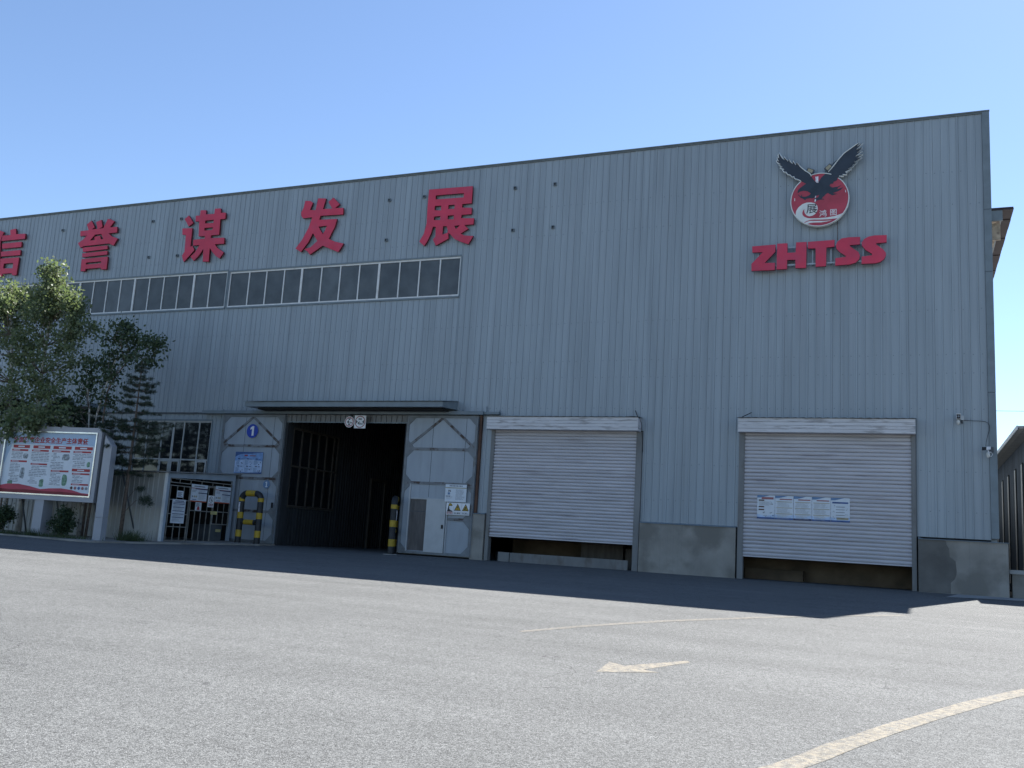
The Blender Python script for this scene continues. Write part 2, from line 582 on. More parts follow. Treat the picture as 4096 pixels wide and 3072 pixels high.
M['asphalt'] = asphalt_mat('asphalt')
M['line'] = asphalt_mat('worn_yellow_line', True)
M['faint_line'] = asphalt_mat('faint_yellow_line', True, 0.08, 0.55)

GLYPH = {
 'xin': [
  [(-41.567,14.409),(-41.407,14.343),(-41.094,14.238),(-41.193,14.022),(-41.242,13.794),(-40.917,11.931),(-41.356,11.956),(-41.617,13.391),(-41.85,13.228),(-42.038,13.527),(-41.747,13.883)],
  [(-41.157,14.059),(-40.597,14.05),(-40.676,14.314),(-40.29,14.356),(-40.218,14.066),(-39.574,14.045),(-39.555,13.779),(-41.191,13.783)],
  [(-41.088,13.64),(-39.751,13.644),(-39.732,13.378),(-41.045,13.379)],
  [(-41.084,13.222),(-39.737,13.229),(-39.718,12.965),(-41.044,12.98)],
  [(-41.056,12.866),(-39.766,12.854),(-39.769,11.955),(-40.068,11.972),(-40.102,12.079),(-40.745,12.08),(-40.743,11.957),(-40.916,11.949)],
  [(-40.759,12.6),(-40.115,12.596),(-40.105,12.324),(-40.755,12.353)],
 ],
 'yu': [
  [(-35.576,14.195),(-35.301,14.37),(-35.053,14.022),(-35.221,13.929),(-34.851,13.927),(-34.999,14.269),(-34.689,14.355),(-34.55,13.997),(-34.765,13.928),(-34.495,13.933),(-34.282,14.373),(-34.114,14.334),(-33.849,14.22),(-34.089,13.944),(-33.629,13.934),(-33.603,13.656),(-34.125,13.661),(-33.904,13.494),(-33.511,13.365),(-33.707,13.029),(-34.006,13.158),(-35.591,13.133),(-35.764,13.061),(-35.975,13.304),(-35.694,13.455),(-35.466,13.651),(-35.894,13.648),(-35.918,13.897),(-35.402,13.901)],
  [(-35.232,13.388),(-34.954,13.655),(-34.564,13.652),(-34.4,13.396),(-34.562,13.399),(-34.615,13.571),(-34.978,13.547),(-34.938,13.384)],
  [(-35.643,13.061),(-34.074,13.063),(-34.055,12.894),(-35.572,12.853)],
  [(-35.603,12.779),(-34.039,12.802),(-34.03,12.626),(-35.568,12.591)],
  [(-35.595,12.5),(-33.969,12.522),(-33.948,11.916),(-34.28,11.927),(-34.327,12.013),(-35.265,12.009),(-35.256,11.9),(-35.552,11.909)],
  [(-35.299,12.313),(-34.339,12.321),(-34.354,12.222),(-35.282,12.22)],
 ],
 'mou': [
  [(-29.665,13.987),(-29.441,14.137),(-29.141,13.768),(-29.374,13.618)],
  [(-29.723,13.553),(-29.156,13.526),(-29.14,12.665),(-29.034,12.7),(-28.893,12.499),(-29.405,11.985),(-29.483,12.098),(-29.562,12.286),(-29.443,12.445),(-29.48,13.232),(-29.68,13.264)],
  [(-29.046,14.088),(-28.812,14.085),(-28.806,14.32),(-28.49,14.301),(-28.482,14.108),(-28.009,14.094),(-28.012,14.327),(-27.682,14.316),(-27.664,14.115),(-27.383,14.092),(-27.375,13.818),(-27.651,13.816),(-27.612,13.111),(-28.058,13.111),(-28.061,12.987),(-27.304,12.949),(-27.286,12.677),(-27.8,12.689),(-27.638,12.522),(-27.251,12.283),(-27.439,12.019),(-27.642,12.129),(-27.844,12.306),(-28.045,12.533),(-28.017,11.916),(-28.348,11.936),(-28.402,12.516),(-28.593,12.24),(-28.849,12),(-29.072,12.205),(-28.854,12.373),(-28.63,12.705),(-29.004,12.706),(-29.024,12.974),(-28.39,12.986),(-28.397,13.103),(-28.752,13.12),(-28.812,13.809),(-29.028,13.826)],
  [(-28.481,13.824),(-28.01,13.82),(-28,13.678),(-28.471,13.682)],
  [(-28.472,13.482),(-28.011,13.475),(-28.014,13.356),(-28.464,13.357)],
 ],
 'fa': [
  [(-23.238,14.269),(-22.979,14.238),(-22.847,14.152),(-22.962,13.84),(-22.677,13.807),(-22.603,14.32),(-22.207,14.276),(-22.315,13.826),(-21.851,13.81),(-22.078,14.117),(-21.847,14.285),(-21.51,13.969),(-21.722,13.816),(-21.308,13.788),(-21.297,13.512),(-22.404,13.538),(-22.45,13.37),(-21.57,13.34),(-21.637,13.029),(-21.882,12.506),(-21.565,12.362),(-21.136,12.252),(-21.361,11.907),(-21.771,12.071),(-22.147,12.234),(-22.433,12.067),(-22.747,11.885),(-22.876,12.032),(-23.057,12.142),(-22.746,12.202),(-22.44,12.457),(-22.573,12.645),(-22.695,12.817),(-22.868,12.454),(-23.204,12.029),(-23.497,12.196),(-23.217,12.544),(-22.939,13.064),(-22.802,13.513),(-23.272,13.502),(-23.36,13.609),(-23.397,13.761),(-23.288,13.967)],
  [(-22.445,13.075),(-22.029,13.084),(-22.116,12.871),(-22.197,12.739),(-22.344,12.921)],
 ],
 'zhan': [
  [(-17.371,14.212),(-15.458,14.172),(-15.456,13.474),(-15.86,13.478),(-15.857,13.331),(-15.434,13.294),(-15.432,13.036),(-15.851,13.039),(-15.858,12.905),(-15.31,12.861),(-15.317,12.617),(-15.701,12.616),(-15.521,12.452),(-15.843,12.279),(-15.669,12.196),(-15.29,12.144),(-15.474,11.829),(-15.818,11.955),(-16.081,12.084),(-16.32,12.323),(-16.372,12.342),(-16.346,12.119),(-16.88,11.871),(-17.031,12.136),(-16.928,12.24),(-16.944,12.641),(-17.074,12.651),(-17.131,12.399),(-17.246,12.12),(-17.391,11.89),(-17.625,12.091),(-17.444,12.406),(-17.365,12.802),(-17.379,13.481)],
  [(-17.052,13.938),(-15.818,13.921),(-15.821,13.746),(-17.047,13.776)],
  [(-17.059,13.502),(-16.773,13.493),(-16.766,13.3),(-17.053,13.324)],
  [(-16.456,13.49),(-16.182,13.482),(-16.186,13.314),(-16.454,13.325)],
  [(-17.057,13.067),(-16.773,13.068),(-16.768,12.907),(-17.057,12.922)],
  [(-16.447,13.057),(-16.191,13.06),(-16.186,12.884),(-16.451,12.905)],
  [(-16.626,12.64),(-16.472,12.636),(-16.397,12.439),(-16.408,12.361),(-16.624,12.298)],
  [(-16.131,12.617),(-15.895,12.623),(-16.052,12.477)],
 ],
 'Z': [
  [(-4.783,10.959),(-4.023,10.975),(-4.027,10.725),(-4.365,10.36),(-4.026,10.344),(-4.034,10.099),(-4.79,10.107),(-4.795,10.35),(-4.428,10.74),(-4.772,10.743)],
 ],
 'H': [
  [(-3.972,10.995),(-3.641,10.992),(-3.637,10.659),(-3.377,10.658),(-3.363,10.999),(-3.031,10.994),(-3.041,10.112),(-3.376,10.12),(-3.383,10.407),(-3.641,10.419),(-3.646,10.108),(-3.978,10.113)],
 ],
 'T': [
  [(-2.991,10.992),(-2.163,11.002),(-2.169,10.775),(-2.413,10.761),(-2.425,10.135),(-2.744,10.13),(-2.748,10.755),(-2.991,10.764)],
 ],
 'S': [
  [(-1.385,11.047),(-1.391,10.797),(-1.698,10.794),(-1.688,10.747),(-1.433,10.542),(-1.391,10.422),(-1.412,10.307),(-1.518,10.197),(-1.687,10.149),(-2.139,10.134),(-2.135,10.383),(-1.825,10.404),(-1.815,10.438),(-2.007,10.58),(-2.104,10.704),(-2.12,10.824),(-2.073,10.939),(-1.944,11.036),(-1.731,11.056)],
 ],
 'S2': [
  [(-0.592,11.05),(-0.598,10.806),(-0.898,10.804),(-0.909,10.763),(-0.702,10.586),(-0.62,10.465),(-0.62,10.373),(-0.672,10.261),(-0.786,10.175),(-0.932,10.138),(-1.343,10.145),(-1.339,10.384),(-1.025,10.41),(-1.024,10.457),(-1.223,10.598),(-1.328,10.745),(-1.338,10.851),(-1.265,10.963),(-1.138,11.036),(-0.95,11.064)],
 ],
 'eagle': [
  [(-2.908,13.27),(-2.917,13.309),(-2.952,13.37),(-3.082,13.469),(-3.231,13.609),(-3.381,13.807),(-3.398,13.712),(-3.496,13.877),(-3.512,13.773),(-3.583,13.857),(-3.628,13.949),(-3.654,13.874),(-3.788,14.053),(-3.778,13.926),(-3.832,14),(-3.959,14.208),(-3.989,14.133),(-3.961,14.014),(-4.023,14.06),(-4.009,13.98),(-3.964,13.917),(-4.044,13.955),(-4.016,13.865),(-3.909,13.79),(-3.957,13.771),(-3.846,13.682),(-3.93,13.672),(-3.787,13.594),(-3.835,13.57),(-3.782,13.502),(-3.72,13.496),(-3.666,13.404),(-3.596,13.387),(-3.525,13.304),(-3.463,13.307),(-3.436,13.237),(-3.349,13.2),(-3.279,13.164),(-3.235,13.132),(-3.072,13.026),(-3.156,12.97),(-3.261,12.893),(-3.319,12.834),(-3.344,12.744),(-3.318,12.718),(-3.281,12.761),(-3.154,12.784),(-3.027,12.761),(-2.916,12.67),(-2.963,12.616),(-3.068,12.574),(-3.142,12.575),(-3.195,12.591),(-3.211,12.662),(-3.227,12.64),(-3.221,12.582),(-3.312,12.666),(-3.322,12.655),(-3.237,12.549),(-3.162,12.507),(-3.088,12.449),(-3.067,12.499),(-2.92,12.508),(-2.878,12.493),(-2.784,12.519),(-2.732,12.572),(-2.649,12.599),(-2.68,12.521),(-2.784,12.49),(-2.846,12.433),(-2.784,12.45),(-2.762,12.379),(-2.689,12.419),(-2.554,12.435),(-2.518,12.415),(-2.497,12.43),(-2.518,12.455),(-2.575,12.46),(-2.451,12.592),(-2.384,12.638),(-2.244,12.544),(-2.08,12.581),(-2.224,12.617),(-2.028,12.684),(-1.895,12.792),(-2.101,12.737),(-2.044,12.806),(-1.947,12.882),(-2.07,12.826),(-2.256,12.815),(-2.328,12.879),(-2.297,12.945),(-2.215,12.948),(-2.205,13.005),(-2.091,13.051),(-2.092,13.12),(-2.03,13.148),(-1.889,13.168),(-1.931,13.229),(-1.78,13.213),(-1.789,13.275),(-1.843,13.304),(-1.639,13.386),(-1.751,13.398),(-1.572,13.492),(-1.622,13.506),(-1.472,13.603),(-1.555,13.612),(-1.322,13.765),(-1.472,13.744),(-1.297,13.865),(-1.514,13.819),(-1.314,13.98),(-1.464,13.935),(-1.314,14.102),(-1.489,14.046),(-1.289,14.249),(-1.472,14.172),(-1.397,14.281),(-1.522,14.22),(-1.815,14.017),(-1.899,13.951),(-2.068,13.752),(-2.236,13.524),(-2.372,13.368),(-2.507,13.277),(-2.6,13.182),(-2.667,13.062),(-2.683,13.017),(-2.746,13.029),(-2.788,13.085),(-2.862,13.185)],
 ],
 'wave': [
  [(-3.389,11.904),(-3.395,11.996),(-3.375,12.11),(-3.307,12.22),(-3.182,12.324),(-3.045,12.364),(-2.919,12.361),(-2.793,12.325),(-2.72,12.249),(-2.693,12.144),(-2.718,12.032),(-2.78,11.945),(-2.863,11.895),(-2.968,11.883),(-3.052,11.928),(-3.105,12.007),(-3.122,12.089),(-3.112,12.151),(-3.158,12.103),(-3.184,12.025),(-3.173,11.944),(-3.114,11.876),(-3.019,11.828),(-2.915,11.808),(-2.706,11.797),(-2.395,11.8),(-2.139,11.835),(-1.944,11.898),(-1.894,11.917),(-2.056,11.749),(-2.344,11.733),(-2.602,11.742),(-2.81,11.759),(-2.935,11.758),(-3.05,11.721),(-3.155,11.667),(-3.25,11.743),(-3.335,11.842)],
 ],
 'wave2': [
  [(-3.133,11.648),(-3.039,11.698),(-2.935,11.724),(-2.758,11.709),(-2.498,11.689),(-2.343,11.688),(-2.251,11.686),(-2.415,11.659),(-2.601,11.646),(-2.809,11.657),(-2.934,11.649),(-3.018,11.627),(-3.054,11.602)],
 ],
 'peel': [
  [(-2.784,13.247),(-2.758,13.233),(-2.684,13.248),(-2.678,13.022),(-2.735,13.028),(-2.778,13.084),(-2.768,13.164)],
  [(-2.774,12.57),(-2.748,12.579),(-2.758,12.505),(-2.789,12.508)],
  [(-2.794,12.463),(-2.752,12.465),(-2.752,12.401),(-2.783,12.347),(-2.799,12.382)],
  [(-1.844,12.718),(-1.819,12.659),(-1.818,12.602),(-1.839,12.615)],
  [(-3.438,12.544),(-3.419,12.542),(-3.418,12.449),(-3.439,12.451)],
 ],
 'rimL': [
  [(-2.908,13.27),(-2.917,13.309),(-2.952,13.37),(-3.082,13.469),(-3.231,13.609),(-3.381,13.807),(-3.398,13.712),(-3.496,13.877),(-3.512,13.773),(-3.583,13.857),(-3.628,13.949),(-3.654,13.874),(-3.788,14.053),(-3.778,13.926),(-3.832,14),(-3.959,14.208),(-3.989,14.133),(-3.961,14.014),(-4.023,14.06),(-4.009,13.98),(-3.964,13.917),(-4.044,13.955),(-4.016,13.865),(-3.909,13.79),(-3.957,13.771),(-3.846,13.682),(-3.93,13.672),(-3.787,13.594),(-3.835,13.57),(-3.782,13.502),(-3.72,13.496),(-3.666,13.404),(-3.596,13.387),(-3.525,13.304),(-3.463,13.307),(-3.436,13.237),(-3.349,13.2),(-3.279,13.164),(-3.235,13.132)],
 ],
 'rimR': [
  [(-2.032,13.182),(-1.889,13.168),(-1.931,13.229),(-1.78,13.213),(-1.789,13.275),(-1.843,13.304),(-1.639,13.386),(-1.751,13.398),(-1.572,13.492),(-1.622,13.506),(-1.472,13.603),(-1.555,13.612),(-1.322,13.765),(-1.472,13.744),(-1.297,13.865),(-1.514,13.819),(-1.314,13.98),(-1.464,13.935),(-1.314,14.102),(-1.489,14.046),(-1.289,14.249),(-1.472,14.172),(-1.397,14.281),(-1.522,14.22),(-1.815,14.017),(-1.899,13.951),(-2.068,13.752),(-2.236,13.524),(-2.372,13.368)],
 ],
}
# ================================================================== the ground
g = MB()
ys = [-700, -46, 0, 900]
xs = [-900, -60, -20, 20, 900]
for i in range(3):
    for j in range(4):
        g.poly([(xs[j], ys[i], gz(ys[i])), (xs[j + 1], ys[i], gz(ys[i])), (xs[j + 1], ys[i + 1], gz(ys[i + 1])), (xs[j], ys[i + 1], gz(ys[i + 1]))])
structure(g.build('ground', M['asphalt']))


def sheet(name, pts, m, lift):
    s = MB()
    s.poly([(x, y, gz(y) + lift) for x, y in pts])
    return structure(s.build(name, m))


def strip(name, up, lo, m, lift):
    s = MB()
    n = min(len(up), len(lo))
    for i in range(n - 1):
        q = [lo[i], lo[i + 1], up[i + 1], up[i]]
        s.poly([(x, y, gz(y) + lift) for x, y in q])
    return structure(s.build(name, m))


# curving yellow line in the near right of the yard: centre line, 0.2 m wide
cl = [(-1.15, -24.95), (-0.98, -24.55), (-0.80, -24.12), (-0.65, -23.70), (-0.50, -23.20), (-0.37, -22.85), (-0.21, -22.38), (-0.05, -21.95),
      (0.13, -21.50), (0.33, -21.00), (0.55, -20.45), (0.80, -19.87), (1.08, -19.28), (1.40, -18.65), (1.80, -17.95), (2.3, -17.2), (2.9, -16.5)]
up, lo = [], []
for i, (x, y) in enumerate(cl):
    a = cl[max(i - 1, 0)]
    b = cl[min(i + 1, len(cl) - 1)]
    dx, dy = b[0] - a[0], b[1] - a[1]
    l = math.hypot(dx, dy)
    nx, ny = -dy / l, dx / l
    wv = 0.10 + 0.006 * math.sin(i * 2.1)
    up.append((x + nx * wv, y + ny * wv))
    lo.append((x - nx * wv, y - ny * wv))
strip('road_line', up, lo, M['line'], 0.003)
cl2 = [(-5.02, -18.5), (-4.90, -18.1), (-4.62, -17.25), (-4.25, -16.35), (-3.75, -15.25), (-3.16, -14.2), (-2.52, -13.1), (-1.80, -12.0), (-1.0, -10.9), (-0.1, -9.8)]
up, lo = [], []
for i, (x, y) in enumerate(cl2):
    a = cl2[max(i - 1, 0)]
    b = cl2[min(i + 1, len(cl2) - 1)]
    dx, dy = b[0] - a[0], b[1] - a[1]
    l = math.hypot(dx, dy)
    wv = 0.060 + 0.04 * min(i, 4) / 4
    up.append((x - dy / l * wv, y + dx / l * wv))
    lo.append((x + dy / l * wv, y - dx / l * wv))
strip('road_line', up, lo, M['faint_line'], 0.003)
sheet('road_arrow', [(-3.08, -21.13), (-2.50, -20.70), (-2.70, -20.62), (-2.385, -19.71), (-2.44, -19.56), (-2.95, -20.50), (-3.175, -20.32)], M['line'], 0.003)

# raised strip on the left that carries the noticeboard, the trees and the shed
pv = MB()
ring = [(-48, -6.55), (-30.9, -6.50), (-28.6, -6.62), (-26.4, -6.95), (-25.6, -6.9), (-24.6, -5.4), (-23.9, -3.2), (-23.35, -1.7), (-22.95, -1.2), (-22.95, -0.25), (-48, -0.25)]
b0 = len(ring)
pv.poly([(x, y, gz(y) + 0.055) for x, y in ring])
for i in range(b0):
    a, b = ring[i], ring[(i + 1) % b0]
    pv.poly([(a[0], a[1], gz(a[1]) - 0.02), (b[0], b[1], gz(b[1]) - 0.02), (b[0], b[1], gz(b[1]) + 0.055), (a[0], a[1], gz(a[1]) + 0.055)])
structure(pv.build('pavement', M['concrete']))
# pale apron at the building's right corner
ap = MB()
ap.poly([(x, y, gz(y) + 0.012) for x, y in [(0.9, -2.1), (1.9, -1.6), (4.2, -1.0), (9, -0.6), (9, -0.02), (1.3, -0.22)]])
structure(ap.build('concrete_apron', M['concrete_light']))

# ================================================================== the works hall
HX0, HX1 = -52.3, 2.2          # clad front, corner trim beyond
HZ = 14.98
hall = thing('factory_hall', 'large blue grey sheet metal hall with red slogan characters and two roller shutters', 'building', (-20, 0, 0))
OPEN = [  # x0, x1, z0, z1
    (-26.90, -15.78, 9.82, 11.45), (-46.20, -26.98, 9.82, 11.50),
    (-31.10, -26.92, 1.10, 4.97), (-45.0, -33.6, 1.1, 4.7),
    (-23.10, -17.55, 0.0, 4.94), (-14.02, -8.36, 0.0, 4.72), (-5.12, 0.20, 0.0, 4.72)]


def bottom_at(x):
    return 1.62 if x > -14.6 else (0.05 if x > -26.9 else 1.0)


def free_spans(x0, x1):
    """vertical stretches of the front without an opening"""
    xm = (x0 + x1) / 2
    z = bottom_at(xm)
    holes = sorted((o[2], o[3]) for o in OPEN if o[0] < xm < o[1])
    out = []
    for a, b in holes:
        if a - z > 0.03:
            out.append((z, a))
        z = max(z, b)
    if HZ - z > 0.03:
        out.append((z, HZ))
    return out


cuts = sorted(set([round(HX1 - 0.75 * k, 3) for k in range(int((HX1 - HX0) / 0.75) + 1)] + [o[0] for o in OPEN] + [o[1] for o in OPEN] + [-14.6, -26.9]))
pcache = {}


def sheet_profile(xa, xb, pitch=0.25, off=HX1, ridge=0.014, wb=0.034, wt=0.016, lap=0.75):
    pts = [(xa, 0.0)]
    k0 = math.floor((xa - off) / pitch) - 1
    for k in range(k0, k0 + int((xb - xa) / pitch) + 4):
        c = off + k * pitch + 0.045
        w2, w1 = wb, wt
        if round((c - 0.045 - off) / lap - round((c - 0.045 - off) / lap), 3) == 0:
            w2, w1 = wb * 1.5, wt * 1.9
        for dx, dy in ((-w2, 0), (-w1, -ridge), (w1 * 0.6, -ridge), (w1, 0.006), (w1 + 0.004, 0.006), (w1 + 0.006, 0)):
            x = c + dx
            if xa + 0.004 < x < xb - 0.004:
                pts.append((x, dy))
    pts.append((xb, 0.0))
    return pts


def sheet_mesh(xa, xb, z0, z1, m, name='panel'):
    key = (round((xa - HX1) % 0.75, 2), round(xb - xa, 2), z0, z1, m.name)
    if key in pcache:
        return pcache[key]
    mb = MB()
    pr = sheet_profile(xa, xb)
    for (xa_, ya), (xb_, yb) in zip(pr[:-1], pr[1:]):
        mb.poly([(xa_ - xa, ya, 0), (xb_ - xa, yb, 0), (xb_ - xa, yb, z1 - z0), (xa_ - xa, ya, z1 - z0)])
    me = mb.mesh(name, m)
    pcache[key] = me
    return me


def place(name, me, parent, loc):
    o = bpy.data.objects.new(name, me)
    C.objects.link(o)
    o.parent = parent
    o.location = WM[parent.name].inverted() @ Vector(loc)
    WM[o.name] = WM[parent.name]
    return o


for xa, xb in zip(cuts[:-1], cuts[1:]):
    if xb - xa < 0.01:
        continue
    for z0, z1 in free_spans(xa, xb):
        pn = place('panel', sheet_mesh(xa, xb, z0, z1, M['panel']), hall, (xa, random.uniform(-0.004, 0.0), z0))

# screws along the purlins, far too small to pick apart
sc = MB()
for zz in (13.1, 12.0, 8.6, 7.2, 6.6, 5.5, 3.6, 2.4):
    k = 0
    x = HX1 - 0.12
    while x > -45:
        if not any(o[0] - 0.05 < x < o[1] + 0.05 and o[2] - 0.05 < zz < o[3] + 0.05 for o in OPEN) and zz > bottom_at(x):
            if random.random() < 0.85:
                zj = zz + random.uniform(-0.02, 0.02)
                sc.box(x - 0.013, x + 0.013, -0.012, 0.0, zj - 0.013, zj + 0.013)
        x -= 0.25
stuff(sc.build('screw', M['trim'], hall))

# structure behind the sheets: liner, side wall, back wall, roof
ln = MB()
xc = sorted(set([HX0, HX1] + [o[0] for o in OPEN] + [o[1] for o in OPEN] + [-14.6, -26.9]))
for xa, xb in zip(xc[:-1], xc[1:]):
    for z0, z1 in free_spans(xa, xb):
        ln.box(xa, xb, 0.035, 0.16, z0 if z0 > 1.7 else 0.0, min(z1, HZ - 0.05))
ln.build('liner', M['inner'], hall)
sh = MB()
sh.box(HX1 - 0.02, HX1 + 0.17, 0.17, 58, 0, 11.55)           # right side wall
sh.box(HX0 - 0.2, HX0, 0.0, 58, 0, 14.9)
sh.box(HX0, HX1, 57.8, 58, 0, 11.55)
sh.build('side_wall', M['panel'], hall)
rf = MB()
rf.box(HX0, HX1 - 0.03, 0.17, 58.2, 11.60, 11.72)
rf.build('roof', M['roof_sheet'], hall)
ct = MB()
ct.box(2.205, 2.41, -0.045, 0.30, 1.66, 6.0)
ct.box(2.205, 2.412, -0.048, 0.30, 6.012, 9.75)
ct.box(2.205, 2.414, -0.050, 0.30, 9.762, 11.75)
ct.box(2.205, 2.416, -0.052, 0.30, 11.762, HZ)
ct.build('corner_trim', M['trim'], hall)
rt = MB()
rt.box(HX0, 2.425, -0.06, 0.34, 14.985, 15.03)
rt.build('roof_trim', M['roof_trim'], hall)
rt = MB()
rt.box(HX0, 2.20, -0.045, -0.004, 14.935, 14.978)
rt.build('drip_trim', M['roof_trim'], hall)

# the eave that sticks out beyond the right side wall
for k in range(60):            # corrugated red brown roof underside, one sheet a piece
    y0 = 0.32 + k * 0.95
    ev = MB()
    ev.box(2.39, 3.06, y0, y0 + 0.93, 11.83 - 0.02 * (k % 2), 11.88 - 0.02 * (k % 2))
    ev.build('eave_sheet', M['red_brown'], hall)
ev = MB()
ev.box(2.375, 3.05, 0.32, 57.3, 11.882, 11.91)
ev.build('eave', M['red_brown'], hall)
ev = MB()
ev.box(2.42, 2.75, 0.34, 0.42, 11.50, 11.83)
ev.box(2.70, 2.75, 0.42, 7.0, 11.62, 11.80)
ev.build('eave_trim', M['trim'], hall)
ev = MB()
ev.box(2.42, 2.70, 0.60, 0.66, 10.95, 11.50)
ev.box(2.42, 2.70, 0.66, 7.0, 11.60, 11.66)
ev.build('eave_board', M['soffit_beige'], hall)


# plinth under the sheets, with a drip flashing
def plinth(x0, x1, top, bx1=None):
    p = MB()
    p.box(x0, x1, -0.13, 0.03, -0.05, top)
    p.build('plinth', M['concrete'], hall)
    f = MB()
    f.hexa([(x0, -0.17, top + 0.002), (x1, -0.17, top + 0.002), (x1, 0.03, top + 0.002), (x0, 0.03, top + 0.002),
            (x0, -0.16, top + 0.018), (x1, -0.16, top + 0.018), (x1, 0.0, top + 0.052), (x0, 0.0, top + 0.052)])
    f.build('flashing', M['trim'], hall)


plinth(-8.34, -5.16, 1.60)
plinth(-14.56, -14.06, 1.62)
p = MB()
p.box(0.235, 2.62, -0.20, 3.6, -0.05, 1.54)
p.build('plinth', M['concrete'], hall)
f = MB()
f.hexa([(0.235, -0.25, 1.542), (2.66, -0.25, 1.542), (2.66, 3.7, 1.542), (0.235, 3.7, 1.542),
        (0.235, -0.24, 1.560), (2.65, -0.24, 1.560), (2.41, 3.7, 1.62), (0.235, -0.02, 1.61)])
f.build('flashing', M['trim'], hall)
p = MB()
p.prism_xz([(.24, .0), (1.10, .0), (1.10, .32), (1.15, .37), (1.21, .43), (1.25, .55), (1.26, .66), (1.235, .95), (1.15, 1.02), (1.08, 1.06), (1.07, 1.3), (1.0, 1.42), (.98, 1.535), (.24, 1.535)], -.204, -.2005)
p.build('cement_patch', M['cement_dark'], hall)
p = MB()
p.box(-52, -31.2, -0.13, 0.03, -0.2, 1.0)
p.box(-31.2, -26.95, -0.13, 0.03, -0.2, 1.05)
p.build('plinth', M['concrete'], hall)


# ---- strip windows
def strip_window(x0, x1, z0, z1, divs, thick, name, glass, transom=None, vent=()):
    wfm = M['white_frame'] if transom is None else M['low_frame']
    fr = MB()
    fr.box(x0 - 0.02, x1 + 0.02, -0.035, 0.12, z1 - 0.02, z1 + 0.05)
    fr.box(x0 - 0.02, x1 + 0.02, -0.050, 0.12, z0 - 0.07, z0 + 0.0)
    fr.box(x0 - 0.05, x0 + 0.0, -0.035, 0.12, z0 + 0.002, z1 - 0.022)
    fr.box(x1 - 0.0, x1 + 0.05, -0.035, 0.12, z0 + 0.002, z1 - 0.022)
    w = fr.build(name, M['trim'], hall)
    wf = MB()
    wf.box(x0 + 0.001, x1 - 0.001, 0.0, 0.06, z1 - 0.085, z1 - 0.021)
    wf.box(x0 + 0.001, x1 - 0.001, 0.0, 0.06, z0 + 0.001, z0 + 0.065)
    wf.box(x0 + 0.001, x0 + 0.05, 0.002, 0.058, z0 + 0.066, z1 - 0.086)
    wf.box(x1 - 0.05, x1 - 0.001, 0.002, 0.058, z0 + 0.066, z1 - 0.086)
    wf.build('sash', wfm, w)
    edges = [x0 + 0.05] + list(divs) + [x1 - 0.05]
    for i, d in enumerate(divs):
        hw = 0.045 if i in thick else 0.024
        mb = MB()
        mb.box(d - hw, d + hw, -0.004 if i in thick else 0.004, 0.056, z0 + 0.066, z1 - 0.086)
        mb.build('mullion', wfm, w)
    for a, b in zip(edges[:-1], edges[1:]):
        mb = MB()
        tilt = random.uniform(-0.003, 0.003)
        zs = [(z0 + 0.03, z1 - 0.05)] if transom is None else [(z0 + 0.03, transom), (transom, z1 - 0.05)]
        mb.poly([(a, 0.035 + tilt, z0 + 0.03), (b, 0.035 - tilt, z0 + 0.03), (b, 0.035 - tilt * 2, z1 - 0.05), (a, 0.035 + tilt, z1 - 0.05)])
        mb.build('pane', glass, w)
    if transom is not None:
        mb = MB()
        mb.box(x0 + 0.052, x1 - 0.052, 0.008, 0.05, transom - 0.03, transom + 0.03)
        mb.build('transom', wfm, w)
        for a, b in vent:
            mb = MB()
            for q in (a + 0.07, b - 0.07):
                mb.box(q - 0.035, q + 0.035, -0.012, 0.006, z0 + 0.07, transom - 0.031)
            mb.box(a + 0.035, b - 0.035, -0.0125, 0.0055, transom - 0.10, transom - 0.031)
            mb.build('vent_sash', wfm, w)
    return w


# dark hall behind the glass is closed by the liner-backed panes
wr = [-25.85, -24.95, -24.04, -23.15, -22.18, -21.27, -20.36, -19.44, -18.50, -17.60, -16.70]
strip_window(-26.88, -15.80, 9.84, 11.43, wr, (3, 7), 'strip_window', M['glass'])
wl = [-27.95, -28.84, -29.70, -30.56, -31.40, -32.26, -33.10, -33.92, -34.76, -35.62, -36.46, -37.30, -38.15, -39.0, -39.9, -40.8, -41.7, -42.6, -43.5, -44.4, -45.3]
wl = sorted(wl)
strip_window(-46.18, -27.00, 9.84, 11.48, wl, tuple(i for i, x in enumerate(wl) if round(x, 2) in (-28.84, -32.26, -35.62, -39.0, -42.6)), 'strip_window', M['glass'])
lw_ = [-30.43, -29.60, -28.98, -28.42, -27.60]
strip_window(-31.08, -26.94, 1.12, 4.95, lw_, (2,), 'ground_window', M['glass_low'], 3.28, ((-29.6, -28.98), (-28.98, -28.42), (-27.6, -26.98)))
lw2 = [-44.0, -43.0, -42, -41, -40, -39, -38, -37, -36, -35]
strip_window(-44.98, -33.62, 1.12, 4.68, lw2, (3, 6), 'ground_window', M['glass_low'], 3.0)

# ---- canopy over the left windows, mostly behind the trees
cp = MB()
cp.box(-39.5, -33.2, -0.85, 0.0, 5.42, 5.62)
w = cp.build('canopy', M['trim'], hall)
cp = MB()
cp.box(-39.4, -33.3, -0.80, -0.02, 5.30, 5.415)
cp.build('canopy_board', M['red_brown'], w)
cp = MB()
cp.box(-33.2, -26.9, -0.05, 0.0, 5.22, 5.29)
cp.build('lintel_trim', M['dark_grey'], hall)

